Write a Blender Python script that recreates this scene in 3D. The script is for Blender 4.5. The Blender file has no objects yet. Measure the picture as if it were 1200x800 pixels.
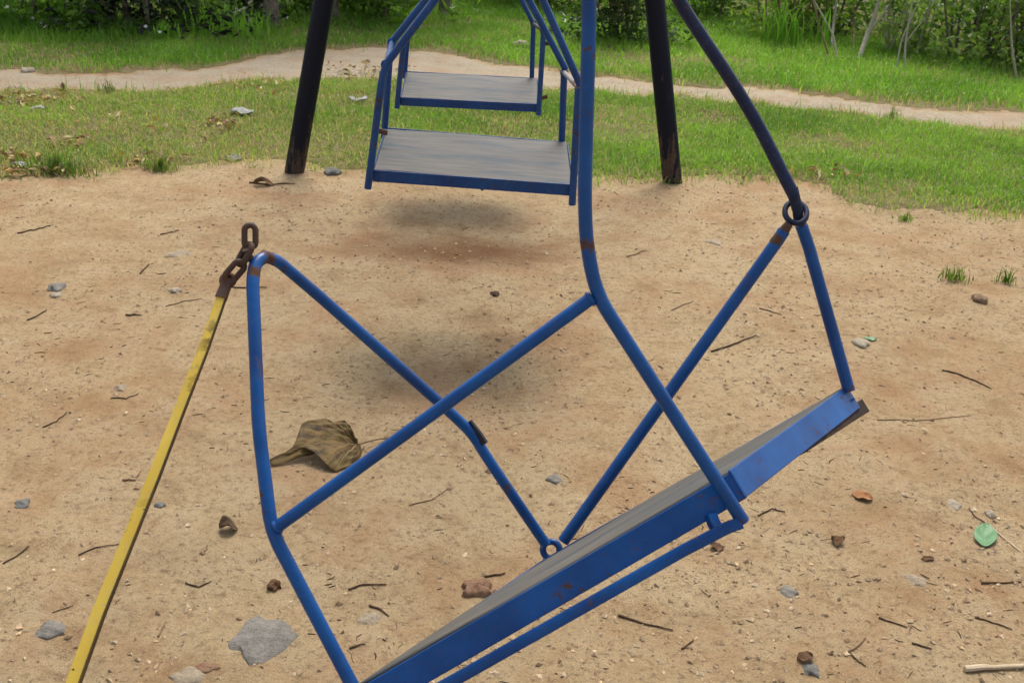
import bpy, math, random
import numpy as np
from mathutils import Matrix, Vector

random.seed(7)
rng = np.random.default_rng(11)
SC = bpy.context.scene
COL = SC.collection

# ------------------------------------------------------------------ camera
FPX = 1287.0
PITCH, ROLL, CAM_H = math.radians(24), math.radians(2.5), 1.5
EYE = np.array([0.0, 0.0, CAM_H])
FWD = np.array([0, math.cos(PITCH), -math.sin(PITCH)])
R0 = np.array([1.0, 0, 0]); U0 = np.array([0, math.sin(PITCH), math.cos(PITCH)])
RGT = R0 * math.cos(ROLL) + U0 * math.sin(ROLL)
UPV = U0 * math.cos(ROLL) - R0 * math.sin(ROLL)


def ray(px, py):
    return FWD + RGT * (px - 600) / FPX + UPV * (400 - py) / FPX


def P(px, py, z):                      # measured point at a depth
    return EYE + ray(px, py) * z


def PY(px, py, Y):                     # measured point in the vertical plane y = Y
    d = ray(px, py)
    return EYE + d * (Y / d[1])


def G(px, py, h=0.0):                  # measured point on the ground
    d = ray(px, py)
    return EYE + d * ((h - CAM_H) / d[2])


cam = bpy.data.cameras.new('camera')
co = bpy.data.objects.new('camera', cam)
COL.objects.link(co)
M3 = Matrix([[RGT[i], UPV[i], -FWD[i]] for i in range(3)])
co.matrix_world = Matrix.Translation(EYE.tolist()) @ M3.to_4x4()
cam.sensor_width = 36
cam.lens = FPX / 1200 * 36
cam.clip_end = 1000
cam.clip_start = 0.05
cam.dof.use_dof = True
cam.dof.focus_distance = 2.5
cam.dof.aperture_fstop = 14.0
SC.camera = co

# ------------------------------------------------------------------ light
EL, AZ = math.radians(57), math.radians(10)
SUN = Vector((math.sin(AZ) * math.cos(EL), math.cos(AZ) * math.cos(EL), math.sin(EL)))
w = bpy.data.worlds.new('World'); SC.world = w; w.use_nodes = True
nt = w.node_tree; nt.nodes.clear()
out = nt.nodes.new('ShaderNodeOutputWorld'); bg = nt.nodes.new('ShaderNodeBackground')
sky = nt.nodes.new('ShaderNodeTexSky'); sky.sky_type = 'NISHITA'; sky.sun_disc = False
sky.sun_elevation = EL; sky.sun_rotation = AZ
sky.dust_density = 4.0; sky.air_density = 1.0; sky.ozone_density = 1.0
hs = nt.nodes.new('ShaderNodeHueSaturation'); hs.inputs['Saturation'].default_value = 0.45
nt.links.new(sky.outputs[0], hs.inputs['Color']); nt.links.new(hs.outputs[0], bg.inputs[0])
nt.links.new(bg.outputs[0], out.inputs[0])
bg.inputs[1].default_value = 0.105
sl = bpy.data.lights.new('sun', 'SUN'); sl.energy = 1.5; sl.angle = math.radians(24)
sl.color = (1.0, 0.95, 0.86)
so = bpy.data.objects.new('sun', sl); COL.objects.link(so)
so.rotation_euler = SUN.to_track_quat('Z', 'Y').to_euler()
so.location = (0, 6, 12)
SC.view_settings.view_transform = 'Standard'
SC.view_settings.look = 'None'
SC.view_settings.gamma = 1
SC.view_settings.exposure = 1.12


# ------------------------------------------------------------------ node helpers
class NT:
    def __init__(self, name):
        self.m = bpy.data.materials.new(name); self.m.use_nodes = True
        self.t = self.m.node_tree
        self.b = self.t.nodes['Principled BSDF']
        self.o = self.t.nodes['Material Output']

    def n(self, kind, **kw):
        x = self.t.nodes.new(kind)
        for k, v in kw.items():
            setattr(x, k, v)
        return x

    def l(self, a, b):
        self.t.links.new(a, b)

    def coord(self, scale=(1, 1, 1), out='Object'):
        c = self.n('ShaderNodeTexCoord'); m = self.n('ShaderNodeMapping')
        m.inputs['Scale'].default_value = scale
        self.l(c.outputs[out], m.inputs[0])
        return m.outputs[0]

    def noise(self, vec, scale, detail=4, rough=0.55, dist=0.0):
        x = self.n('ShaderNodeTexNoise')
        x.inputs['Scale'].default_value = scale; x.inputs['Detail'].default_value = detail
        x.inputs['Roughness'].default_value = rough; x.inputs['Distortion'].default_value = dist
        self.l(vec, x.inputs['Vector'])
        return x.outputs['Fac']

    def ramp(self, fac, stops, interp='LINEAR'):
        r = self.n('ShaderNodeValToRGB'); r.color_ramp.interpolation = interp
        e = r.color_ramp.elements
        while len(e) < len(stops):
            e.new(0.5)
        for i, (p, c) in enumerate(stops):
            e[i].position = p
            e[i].color = (c, c, c, 1) if isinstance(c, (int, float)) else (*c, 1)
        self.l(fac, r.inputs[0])
        return r.outputs[0]

    def mix(self, fac, a, b, mode='MIX'):
        x = self.n('ShaderNodeMix', data_type='RGBA', blend_type=mode)
        for sock, v in ((x.inputs[0], fac), (x.inputs[6], a), (x.inputs[7], b)):
            if hasattr(v, 'node'):
                self.l(v, sock)
            elif isinstance(v, (int, float)):
                sock.default_value = v
            else:
                sock.default_value = (*v, 1)
        return x.outputs[2]

    def math(self, op, a, b=0.0):
        x = self.n('ShaderNodeMath', operation=op)
        for i, v in enumerate((a, b)):
            if hasattr(v, 'node'):
                self.l(v, x.inputs[i])
            else:
                x.inputs[i].default_value = v
        return x.outputs[0]

    def bump(self, h, strength=0.3, dist=0.01, prev=None):
        x = self.n('ShaderNodeBump')
        x.inputs['Strength'].default_value = strength; x.inputs['Distance'].default_value = dist
        self.l(h, x.inputs['Height'])
        if prev is not None:
            self.l(prev, x.inputs['Normal'])
        return x.outputs[0]

    def done(self, col=None, rough=0.6, metal=0.0, normal=None, spec=0.5):
        b = self.b
        if col is not None:
            if hasattr(col, 'node'):
                self.l(col, b.inputs['Base Color'])
            else:
                b.inputs['Base Color'].default_value = (*col, 1)
        if hasattr(rough, 'node'):
            self.l(rough, b.inputs['Roughness'])
        else:
            b.inputs['Roughness'].default_value = rough
        b.inputs['Metallic'].default_value = metal
        b.inputs['Specular IOR Level'].default_value = spec
        if normal is not None:
            self.l(normal, b.inputs['Normal'])
        return self.m


def paint(name, col, col2, rust_amt=0.62, rough=0.27, rust=(0.10, 0.045, 0.022), scale=1.0, dusty=0.10, spots_at=()):
    t = NT(name)
    v = t.coord(out='Object')
    c = t.mix(t.ramp(t.noise(v, 9 * scale, 5), [(0.32, 0.0), (0.68, 1.0)]), col, col2)
    spots = t.ramp(t.noise(v, 34 * scale, 6, 0.7), [(rust_amt, 0.0), (rust_amt + 0.035, 1.0)])
    big = t.ramp(t.noise(v, 5.5 * scale, 3), [(0.45, 0.0), (0.62, 1.0)])
    f = t.math('MULTIPLY', spots, big)
    chips = t.ramp(t.noise(v, 130 * scale, 3, 0.6), [(0.665, 0.0), (0.685, 1.0)])
    area = t.ramp(t.noise(v, 14 * scale, 3), [(0.46, 0.0), (0.56, 1.0)])
    f = t.math('MAXIMUM', f, t.math('MULTIPLY', chips, area))
    for p, rad in spots_at:            # paint knocked off at welds and bends
        df = t.n('ShaderNodeVectorMath', operation='DISTANCE'); t.l(v, df.inputs[0]); df.inputs[1].default_value = [float(q) for q in p]
        k = t.math('ADD', t.math('MULTIPLY', df.outputs['Value'], 1 / rad), t.math('MULTIPLY', t.math('SUBTRACT', t.noise(v, 75, 5, 0.7), 0.5), 2.4))
        f = t.math('MAXIMUM', f, t.ramp(k, [(0.35, 1.0), (0.62, 0.0)]))
    scr = t.ramp(t.noise(t.coord((30, 30, 140)), 2.0, 3, 0.6), [(0.66, 0.0), (0.70, 0.5)])
    dust = t.ramp(t.noise(v, 60 * scale, 4, 0.7), [(0.5, 0.0), (0.85, dusty)])
    c = t.mix(dust, c, (0.30, 0.27, 0.24))
    c = t.mix(t.math('MULTIPLY', scr, dusty * 2.2), c, (0.16, 0.22, 0.34))
    c = t.mix(f, c, t.mix(t.noise(v, 90, 3), rust, tuple(x * 0.4 for x in rust)))
    r = t.mix(f, t.mix(t.noise(v, 25, 4), (rough,) * 3, (rough + 0.22,) * 3), (0.85,) * 3)
    nb = t.bump(t.noise(v, 70, 5), 0.10, 0.002)
    nb = t.bump(f, -0.35, 0.001, nb)
    return t.done(c, r, 0.0, nb, 0.32)


M = {}
M['blue'] = paint('blue_paint', (0.0025, 0.053, 0.225), (0.006, 0.074, 0.285), 0.575, 0.22)
M['blue_dark'] = paint('worn_blue_paint', (0.0010, 0.035, 0.150), (0.003, 0.056, 0.210), 0.58)
M['hook_rust'] = paint('half_rusted_navy', (0.003, 0.016, 0.07), (0.005, 0.012, 0.035), 0.44, 0.5, (0.11, 0.045, 0.02))
M['dark_rust'] = paint('dark_rust', (0.018, 0.010, 0.008), (0.035, 0.018, 0.012), 0.55, 0.8)
M['rod_navy'] = paint('dark_navy_paint', (0.0018, 0.007, 0.034), (0.003, 0.014, 0.060), 0.57, 0.3)
M['navy'] = paint('navy_paint', (0.009, 0.014, 0.040), (0.015, 0.016, 0.022), 0.52, 0.45, (0.07, 0.04, 0.025))
M['yellow'] = paint('yellow_paint', (0.66, 0.47, 0.075), (0.56, 0.37, 0.035), 0.525, 0.45, (0.05, 0.03, 0.012), 1.1, 0.4)
M['rod_side'] = paint('shaded_yellow_edge', (0.10, 0.055, 0.012), (0.05, 0.03, 0.012), 0.5, 0.6)  # rod yellow darkened to paint its shaded right side
M['rust'] = paint('rusty_iron', (0.050, 0.026, 0.018), (0.085, 0.042, 0.026), 0.5, 0.5, (0.16, 0.06, 0.025))
M['chip_white'] = paint('chipped_pale_paint', (0.20, 0.22, 0.27), (0.26, 0.20, 0.16), 0.46, 0.5)

t = NT('leg_paint')      # paint scuffed off the foot of the post
v = t.coord(out='Object')
sep = t.n('ShaderNodeSeparateXYZ'); t.l(v, sep.inputs[0])
stre = t.noise(t.coord((22, 22, 3.2)), 1.6, 6, 0.7)
lim = t.math('ADD', stre, t.ramp(sep.outputs[2], [(0.02, 0.26), (0.34, 0.08), (0.6, 0.0)]))
worn = t.ramp(lim, [(0.69, 0.0), (0.75, 1.0)])
c = t.mix(t.noise(v, 8, 4), (0.0025, 0.006, 0.022), (0.005, 0.007, 0.013))
c = t.mix(worn, c, t.mix(t.noise(v, 60, 4), (0.11, 0.075, 0.048), (0.035, 0.028, 0.024)))
M['leg'] = t.done(c, t.mix(worn, (0.38,) * 3, (0.85,) * 3), 0, t.bump(worn, -0.3, 0.002), 0.15)

t = NT('worn_plank')     # weathered grey board with remnants of blue paint
v = t.coord((1.6, 16, 16))
g = t.noise(v, 3.0, 8, 0.62, 0.4)
v2 = t.coord((1.0, 5, 5))
c = t.mix(t.ramp(g, [(0.3, 0.0), (0.72, 1.0)]), (0.045, 0.044, 0.043), (0.150, 0.138, 0.122))
bl = t.ramp(t.noise(v2, 2.6, 6, 0.65), [(0.49, 0.0), (0.62, 0.75)])
c = t.mix(bl, c, (0.022, 0.050, 0.075))
dk = t.ramp(t.noise(t.coord((1.2, 40, 40)), 3.0, 5, 0.7), [(0.54, 0.0), (0.69, 0.8)])
c = t.mix(dk, c, (0.06, 0.055, 0.055))
wp = t.ramp(t.noise(t.coord((1, 2.2, 2.2)), 4.5, 4), [(0.60, 0.0), (0.72, 0.45)])
c = t.mix(wp, c, (0.14, 0.10, 0.07))
M['wood'] = t.done(c, t.ramp(g, [(0.2, 0.55), (0.8, 0.8)]), 0, t.bump(g, 0.35, 0.003), 0.3)


def dirt(name, a, b, cdark, cpale, sc=1.0, red_patch=None):
    t = NT(name)
    v = t.coord(out='Object')
    big = t.noise(v, 0.9 * sc, 5, 0.6)
    mid = t.noise(v, 5.5 * sc, 6, 0.65)
    fine = t.noise(v, 55, 8, 0.72)
    grit = t.noise(v, 210, 4, 0.75)
    c = t.mix(t.ramp(big, [(0.35, 0.0), (0.65, 1.0)]), a, b)
    c = t.mix(t.ramp(mid, [(0.42, 0.0), (0.72, 0.55)]), c, cpale)
    c = t.mix(t.ramp(mid, [(0.28, 0.6), (0.46, 0.0)]), c, cdark)
    c = t.mix(t.ramp(fine, [(0.30, 0.8), (0.49, 0.0)]), c, tuple(x * 0.55 for x in cdark))
    c = t.mix(t.ramp(grit, [(0.28, 0.85), (0.43, 0.0)]), c, tuple(x * 0.35 for x in cdark))
    c = t.mix(t.ramp(grit, [(0.60, 0.0), (0.72, 0.7)]), c, tuple(min(1, x * 1.35) for x in cpale))
    clod = t.noise(v, 19, 6, 0.7)
    c = t.mix(t.ramp(clod, [(0.30, 0.5), (0.47, 0.0)]), c, cdark)
    c = t.mix(t.ramp(clod, [(0.56, 0.0), (0.72, 0.4)]), c, cpale)
    red = t.noise(v, 2.3, 6, 0.65)
    c = t.mix(t.ramp(red, [(0.48, 0.0), (0.64, 0.5)]), c, (cdark[0] * 1.35, cdark[1] * 1.15, cdark[2] * 1.1))
    if red_patch:                          # darker red-brown oval with a noisy edge
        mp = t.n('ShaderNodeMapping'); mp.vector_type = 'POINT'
        mp.inputs['Location'].default_value = (-red_patch[0] / red_patch[2], -red_patch[1] / red_patch[3], 0)
        mp.inputs['Scale'].default_value = (1 / red_patch[2], 1 / red_patch[3], 1)
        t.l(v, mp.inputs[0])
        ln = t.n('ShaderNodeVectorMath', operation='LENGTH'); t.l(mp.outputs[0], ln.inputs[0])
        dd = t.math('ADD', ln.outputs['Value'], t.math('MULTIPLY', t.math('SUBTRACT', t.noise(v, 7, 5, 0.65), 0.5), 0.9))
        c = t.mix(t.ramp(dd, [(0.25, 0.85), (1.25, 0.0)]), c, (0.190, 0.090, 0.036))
    nb = t.bump(mid, 0.6, 0.04)
    nb = t.bump(clod, 0.7, 0.02, nb)
    nb = t.bump(fine, 1.0, 0.02, nb)
    nb = t.bump(grit, 1.0, 0.007, nb)
    return t.done(c, 0.95, 0, nb, 0.15)


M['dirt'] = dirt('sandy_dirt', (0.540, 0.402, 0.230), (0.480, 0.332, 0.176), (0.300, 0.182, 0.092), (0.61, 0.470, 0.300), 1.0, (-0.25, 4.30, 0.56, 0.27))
M['track'] = dirt('pale_track_dirt', (0.51, 0.425, 0.305), (0.47, 0.38, 0.265), (0.37, 0.285, 0.19), (0.58, 0.50, 0.38))
M['lawn'] = dirt('lawn_soil', (0.30, 0.225, 0.115), (0.22, 0.19, 0.085), (0.16, 0.12, 0.055), (0.40, 0.31, 0.18), 2.0)


def attr_mat(name, trans=0.35, rough=0.55, var=0.25, spec=0.3):
    t = NT(name)
    a = t.n('ShaderNodeAttribute'); a.attribute_name = 'col'
    v = t.coord(out='Object')
    c = t.mix(t.ramp(t.noise(v, 40, 3), [(0.3, var), (0.6, 0.0)]), a.outputs['Color'], (0.02, 0.02, 0.01))
    t.done(c, rough, 0, None, spec)
    if trans > 0:
        tr = t.n('ShaderNodeBsdfTranslucent'); mx = t.n('ShaderNodeMixShader')
        warm = t.mix(1.0, c, (1.0, 1.15, 0.55), 'MULTIPLY')
        t.l(warm, tr.inputs[0]); mx.inputs[0].default_value = trans
        t.l(t.b.outputs[0], mx.inputs[1]); t.l(tr.outputs[0], mx.inputs[2]); t.l(mx.outputs[0], t.o.inputs[0])
    return t.m


M['blade'] = attr_mat('grass_blade', 0.48, 0.45, 0.12)
M['leafage'] = attr_mat('bush_leaf', 0.45, 0.35, 0.15, 0.5)
M['grit'] = attr_mat('grit', 0.0, 0.9, 0.45, 0.2)
M['petal'] = attr_mat('scrap', 0.15, 0.6, 0.15)


def stone_mat(name, a, b, s=40, bump=0.5):
    t = NT(name); v = t.coord(out='Object')
    n1 = t.noise(v, s, 6, 0.7); n2 = t.noise(v, s * 5, 4, 0.7)
    c = t.mix(t.ramp(n1, [(0.35, 0.0), (0.68, 1.0)]), a, b)
    c = t.mix(t.ramp(n2, [(0.3, 0.5), (0.45, 0.0)]), c, tuple(x * 0.4 for x in a))
    return t.done(c, 0.9, 0, t.bump(n2, min(1, bump * 1.5), 0.006, t.bump(n1, min(1, bump * 1.6), 0.015)), 0.2)


M['stone_grey'] = stone_mat('grey_stone', (0.165, 0.150, 0.128), (0.29, 0.265, 0.23))
M['stone_pale'] = stone_mat('pale_stone', (0.31, 0.26, 0.19), (0.44, 0.38, 0.29))
M['stone_tan'] = stone_mat('dusty_stone', (0.29, 0.23, 0.155), (0.40, 0.33, 0.24))
M['stone_blue'] = stone_mat('blue_grey_stone', (0.14, 0.14, 0.128), (0.22, 0.21, 0.19))
M['stone_red'] = stone_mat('red_stone', (0.21, 0.105, 0.06), (0.33, 0.22, 0.14))
M['stone_brown'] = stone_mat('brown_stone', (0.21, 0.14, 0.08), (0.31, 0.22, 0.14))
M['bark'] = stone_mat('bark', (0.10, 0.075, 0.055), (0.24, 0.20, 0.16), 22, 0.9)
M['twig_dark'] = stone_mat('dark_twig', (0.075, 0.045, 0.027), (0.16, 0.10, 0.06), 60)
M['twig_tan'] = stone_mat('tan_twig', (0.20, 0.13, 0.075), (0.32, 0.22, 0.13), 60)
M['stick_pale'] = stone_mat('peeled_stick', (0.46, 0.35, 0.23), (0.58, 0.47, 0.33), 50, 0.2)
M['stem_pale'] = stone_mat('pale_stem', (0.36, 0.32, 0.24), (0.52, 0.48, 0.38), 30)

t = NT('dry_leaf'); v = t.coord(out='UV')
ray_ = t.noise(t.coord((1.3, 26, 1), 'UV'), 1.0, 6, 0.65)
n = t.noise(v, 7, 7, 0.7, 0.5)
c = t.mix(t.ramp(ray_, [(0.38, 0.0), (0.60, 1.0)]), (0.030, 0.015, 0.006), (0.185, 0.110, 0.034))
c = t.mix(t.ramp(n, [(0.45, 0.0), (0.62, 0.6)]), c, (0.125, 0.098, 0.032))
c = t.mix(t.ramp(t.noise(v, 22, 5, 0.7), [(0.56, 0.0), (0.68, 0.65)]), c, (0.035, 0.020, 0.009))
M['dry_leaf'] = t.done(c, 0.6, 0, t.bump(ray_, 0.5, 0.012, t.bump(n, 0.5, 0.01)), 0.2)
M['dry_vein'] = NT('dry_vein').done((0.30, 0.24, 0.085), 0.7)
t = NT('green_leaf'); v = t.coord(out='UV')
n = t.noise(v, 6, 5)
c = t.mix(n, (0.034, 0.125, 0.035), (0.065, 0.19, 0.055))
M['green_leaf'] = t.done(c, 0.45, 0, t.bump(n, 0.3, 0.003))
M['leaf_vein'] = NT('leaf_vein').done((0.15, 0.25, 0.09), 0.6)
M['orange_leaf'] = stone_mat('orange_leaf', (0.22, 0.095, 0.038), (0.34, 0.17, 0.075), 50, 0.3)
M['brown_leaf'] = stone_mat('brown_leaf', (0.075, 0.04, 0.020), (0.17, 0.09, 0.045), 45, 0.4)
M['flower'] = NT('white_petal').done((0.72, 0.72, 0.66), 0.6)
M['plastic'] = stone_mat('grubby_plastic', (0.24, 0.24, 0.24), (0.38, 0.38, 0.36), 25, 0.3)


# ------------------------------------------------------------------ noise + ground height
def vnoise(x, y, s=0):
    x = np.asarray(x, float); y = np.asarray(y, float)
    xi = np.floor(x).astype(np.int64); yi = np.floor(y).astype(np.int64)
    fx = x - xi; fy = y - yi
    fx = fx * fx * (3 - 2 * fx); fy = fy * fy * (3 - 2 * fy)

    def h(a, b):
        n = (a * 374761393 + b * 668265263 + s * 982451653) & 0xffffffff
        n = ((n ^ (n >> 13)) * 1274126177) & 0xffffffff
        n = n ^ (n >> 16)
        return (n & 0xffff) / 65535.0
    a = h(xi, yi); b = h(xi + 1, yi); c = h(xi, yi + 1); d = h(xi + 1, yi + 1)
    return (a * (1 - fx) + b * fx) * (1 - fy) + (c * (1 - fx) + d * fx) * fy


def fbm(x, y, s=0, o=3):
    r = 0; a = 0.5
    for k in range(o):
        r = r + a * vnoise(np.asarray(x) * 2 ** k, np.asarray(y) * 2 ** k, s + k * 17); a *= 0.5
    return r / (1 - 0.5 ** o)


HOLLOWS = [(-0.30, 4.35, 0.55, 0.30, 0.030), (-0.25, 3.12, 0.55, 0.32, 0.028), (0.30, 1.75, 0.5, 0.3, 0.02)]


def hfun(x, y):
    x = np.asarray(x, float); y = np.asarray(y, float)
    z = 0.030 * (fbm(x * 0.9, y * 0.9, 3, 2) - 0.5) + 0.016 * (vnoise(x * 4.1, y * 4.6, 5) - 0.5)
    rough = np.clip((fbm(x * 0.8, y * 0.8, 23, 2) - 0.3) * 3, 0.15, 1)
    z = z + rough * (0.018 * (vnoise(x * 9.3, y * 9.9, 9) - 0.5) + 0.009 * (vnoise(x * 19.0, y * 19.7, 12) - 0.5))
    for cx, cy, a, b, d in HOLLOWS:
        z = z - d * np.exp(-(((x - cx) / a) ** 2 + ((y - cy) / b) ** 2))
    return z


def H1(x, y):
    return float(hfun(x, y))


def GP(px, py):                        # on the uneven ground
    g = G(px, py)
    g = G(px, py, H1(g[0], g[1]))
    g[2] = H1(g[0], g[1])
    return g


# ------------------------------------------------------------------ objects
OFF = {}


def link(o, parent=None):
    COL.objects.link(o)
    if parent is not None:
        o.parent = parent
    return o


def tag(o, label=None, cat=None, group=None, kind=None):
    for k, v in (('label', label), ('category', cat), ('group', group), ('kind', kind)):
        if v:
            o[k] = v
    return o


def thing(name, loc, label, cat, group=None):
    o = bpy.data.objects.new(name, None); link(o)
    o.empty_display_size = 0.1
    o.location = [float(q) for q in loc]
    OFF[o.name] = np.array(loc, float)
    return tag(o, label, cat, group)


def offset(parent):
    p = np.zeros(3); q = parent
    while q is not None:
        p = p + np.array(q.location); q = q.parent
    return p


class MB:
    def __init__(self):
        self.v = []; self.f = []; self.uv = None

    def add(self, vs, fs):
        k = len(self.v)
        self.v.extend([tuple(map(float, q)) for q in vs])
        self.f.extend([tuple(i + k for i in f) for f in fs])

    def tube(self, pts, r, n=12, bend=0.0, closed=False, square=False, r2=None, cap=True, wob=0.0, up=None, ratio=1.0):
        pts = [np.array(p, float) for p in pts]
        if bend > 0 and not closed and len(pts) > 2:
            q = [pts[0]]
            for i in range(1, len(pts) - 1):
                a, b, c = pts[i - 1], pts[i], pts[i + 1]
                la = np.linalg.norm(a - b); lc = np.linalg.norm(c - b)
                d = min(bend, la * 0.45, lc * 0.45)
                p0 = b + (a - b) / la * d; p2 = b + (c - b) / lc * d
                for k in range(7):
                    s = k / 6
                    q.append((1 - s) ** 2 * p0 + 2 * s * (1 - s) * b + s * s * p2)
            q.append(pts[-1]); pts = q
        m = len(pts)
        tans = []
        for i in range(m):
            if closed:
                d = pts[(i + 1) % m] - pts[i - 1]
            else:
                d = pts[min(i + 1, m - 1)] - pts[max(i - 1, 0)]
            tans.append(d / np.linalg.norm(d))
        ref = np.array(up, float) if up is not None else (np.array([0, 0, 1.0]) if abs(tans[0][2]) < 0.9 else np.array([0, 1.0, 0]))
        nn = ref - tans[0] * ref.dot(tans[0]); nn /= np.linalg.norm(nn)
        rings = []; vs = []
        if square:
            n = 8
            c0 = 0.86
            prof = [(1, c0), (c0, 1), (-c0, 1), (-1, c0), (-1, -c0), (-c0, -1), (c0, -1), (1, -c0)]
        else:
            prof = [(math.cos(2 * math.pi * k / n), math.sin(2 * math.pi * k / n)) for k in range(n)]
        for i in range(m):
            nn = nn - tans[i] * nn.dot(tans[i]); nn /= np.linalg.norm(nn)
            bb = np.cross(tans[i], nn)
            rr = r if r2 is None else r + (r2 - r) * i / (m - 1)
            if wob:
                rr *= 1 + wob * (random.random() - 0.5)
            for a, b in prof:
                vs.append(pts[i] + (nn * a + bb * b * ratio) * rr)
        fs = []
        for i in range(m if closed else m - 1):
            j = (i + 1) % m
            for k in range(n):
                k2 = (k + 1) % n
                fs.append((i * n + k, i * n + k2, j * n + k2, j * n + k))
        if not closed and cap:
            fs.append(tuple(range(n))[::-1]); fs.append(tuple((m - 1) * n + k for k in range(n)))
        self.add(vs, fs)
        return self

    def ring(self, c, axis, R, r, n=24, m=10, sx=1.0, sdir=None):
        axis = np.array(axis, float); axis /= np.linalg.norm(axis)
        e1 = np.array(sdir, float) if sdir is not None else np.cross(axis, [0.3, 0.2, 1])
        e1 = e1 - axis * e1.dot(axis); e1 /= np.linalg.norm(e1); e2 = np.cross(axis, e1)
        pts = [np.array(c) + e1 * R * sx * math.cos(2 * math.pi * k / n) + e2 * R * math.sin(2 * math.pi * k / n) for k in range(n)]
        return self.tube(pts, r, m, closed=True, up=axis)

    def hexa(self, top, down):         # quad prism: four corners (ccw from above) and a thickness vector
        top = [np.array(q, float) for q in top]; down = np.array(down, float)
        vs = top + [q + down for q in top]
        self.add(vs, [(0, 1, 2, 3), (7, 6, 5, 4), (0, 4, 5, 1), (1, 5, 6, 2), (2, 6, 7, 3), (3, 7, 4, 0)])
        return self

    def build(self, name, mat, parent=None, smooth=True, bevel=0.0, loc=None, angle=40):
        vv = np.array(self.v)
        if parent is not None:
            off = offset(parent); lo = np.zeros(3)
        else:
            c = vv.mean(0); c[2] = vv[:, 2].min()
            off = c if loc is None else np.array(loc, float); lo = off
        me = bpy.data.meshes.new(name)
        me.from_pydata((vv - off).tolist(), [], self.f)
        me.materials.append(mat)
        if smooth:
            me.polygons.foreach_set('use_smooth', [True] * len(me.polygons))
            me.set_sharp_from_angle(angle=math.radians(angle))
        me.update()
        o = bpy.data.objects.new(name, me); link(o, parent)
        o.location = lo.tolist()
        if bevel:
            b = o.modifiers.new('bevel', 'BEVEL'); b.width = bevel; b.segments = 2; b.limit_method = 'ANGLE'
        return o


def np_mesh(name, V, F, mat, col=None, parent=None, loc=None, smooth=False):
    V = np.asarray(V, np.float32); F = np.asarray(F, np.int32)
    off = offset(parent) if parent is not None else (np.zeros(3) if loc is None else np.array(loc, float))
    me = bpy.data.meshes.new(name)
    k = F.shape[1]
    me.vertices.add(len(V)); me.loops.add(F.size); me.polygons.add(len(F))
    me.vertices.foreach_set('co', (V - off.astype(np.float32)).ravel())
    me.loops.foreach_set('vertex_index', F.ravel())
    me.polygons.foreach_set('loop_start', np.arange(len(F), dtype=np.int32) * k)
    me.polygons.foreach_set('use_smooth', np.full(len(F), smooth))
    me.update(calc_edges=True)
    if col is not None:
        a = me.attributes.new('col', 'FLOAT_COLOR', 'POINT')
        cc = np.ones((len(V), 4), np.float32); cc[:, :3] = col
        a.data.foreach_set('color', cc.ravel())
    me.materials.append(mat)
    o = bpy.data.objects.new(name, me); link(o, parent)
    if parent is None and loc is not None:
        o.location = [float(q) for q in loc]
    return o


# ------------------------------------------------------------------ ground, lawn, track (edges measured on the ground)
def edge(pts):
    g = np.array([G(*p) for p in pts])
    o = np.argsort(g[:, 0]); g = g[o]
    return lambda x: np.interp(x, g[:, 0], g[:, 1])


lawn_near = edge([(0, 206), (70, 205), (130, 201), (200, 194), (270, 188), (330, 188), (400, 193), (520, 200), (620, 206), (700, 211),
                  (780, 213), (850, 211), (920, 211), (965, 217), (990, 234), (1040, 241), (1100, 247), (1200, 252)])
track_near = edge([(0, 107), (100, 109), (180, 105), (260, 97), (330, 91), (420, 92), (480, 94), (640, 103), (700, 108), (760, 112),
                   (900, 122), (1000, 132), (1100, 143), (1200, 155)])
track_far = edge([(0, 84), (60, 86), (130, 87), (215, 83), (260, 77), (300, 70), (345, 61), (400, 60), (440, 56), (480, 62), (560, 70),
                  (620, 80), (700, 90), (800, 99), (900, 108), (1000, 119), (1100, 128), (1200, 134)])
veg_near = edge([(0, 38), (70, 36), (120, 38), (160, 40), (200, 30), (250, 28), (320, 36), (380, 28), (430, 24), (520, 16), (600, 10),
                 (690, 40), (720, 50), (760, 48), (800, 16), (900, 44), (1000, 58), (1060, 64), (1120, 74), (1200, 82)])


def jag(x, y, s, a):
    return a * (fbm(x * 3.1, y * 3.1, s, 3) - 0.5) * 2


def axis(lo, hi, step, far, grow=1.35):
    a = list(np.arange(lo, hi + step / 2, step))
    d = step
    while a[-1] < far:
        d *= grow; a.append(a[-1] + d)
    d = step; b = []
    x = lo
    while x > -far:
        d *= grow; x -= d; b.append(x)
    return np.array(b[::-1] + a)


gx = axis(-3.6, 3.8, 0.025, 260)
gy1 = np.arange(0.6, 6.4, 0.025); gy2 = np.arange(6.4, 12.5, 0.05)
gy = np.concatenate([axis(0.6, 0.6, 0.025, 60)[:-1], gy1[1:], gy2])
gy = gy[gy < 12.5]
d = 0.05; ext = []
y = gy[-1]
while y < 260:
    d *= 1.3; y += d; ext.append(y)
gy = np.unique(np.round(np.concatenate([gy, ext]), 5))
X, Y = np.meshgrid(gx, gy)
Z = hfun(X, Y)
nx, ny = len(gx), len(gy)
V = np.stack([X.ravel(), Y.ravel(), Z.ravel()], 1)
idx = np.arange(nx * ny).reshape(ny, nx)
Q = np.stack([idx[:-1, :-1], idx[:-1, 1:], idx[1:, 1:], idx[1:, :-1]], -1).reshape(-1, 4)
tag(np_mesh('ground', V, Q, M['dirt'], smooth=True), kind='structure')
fc = V[Q].mean(1)
fx, fy = fc[:, 0], fc[:, 1]


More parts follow.
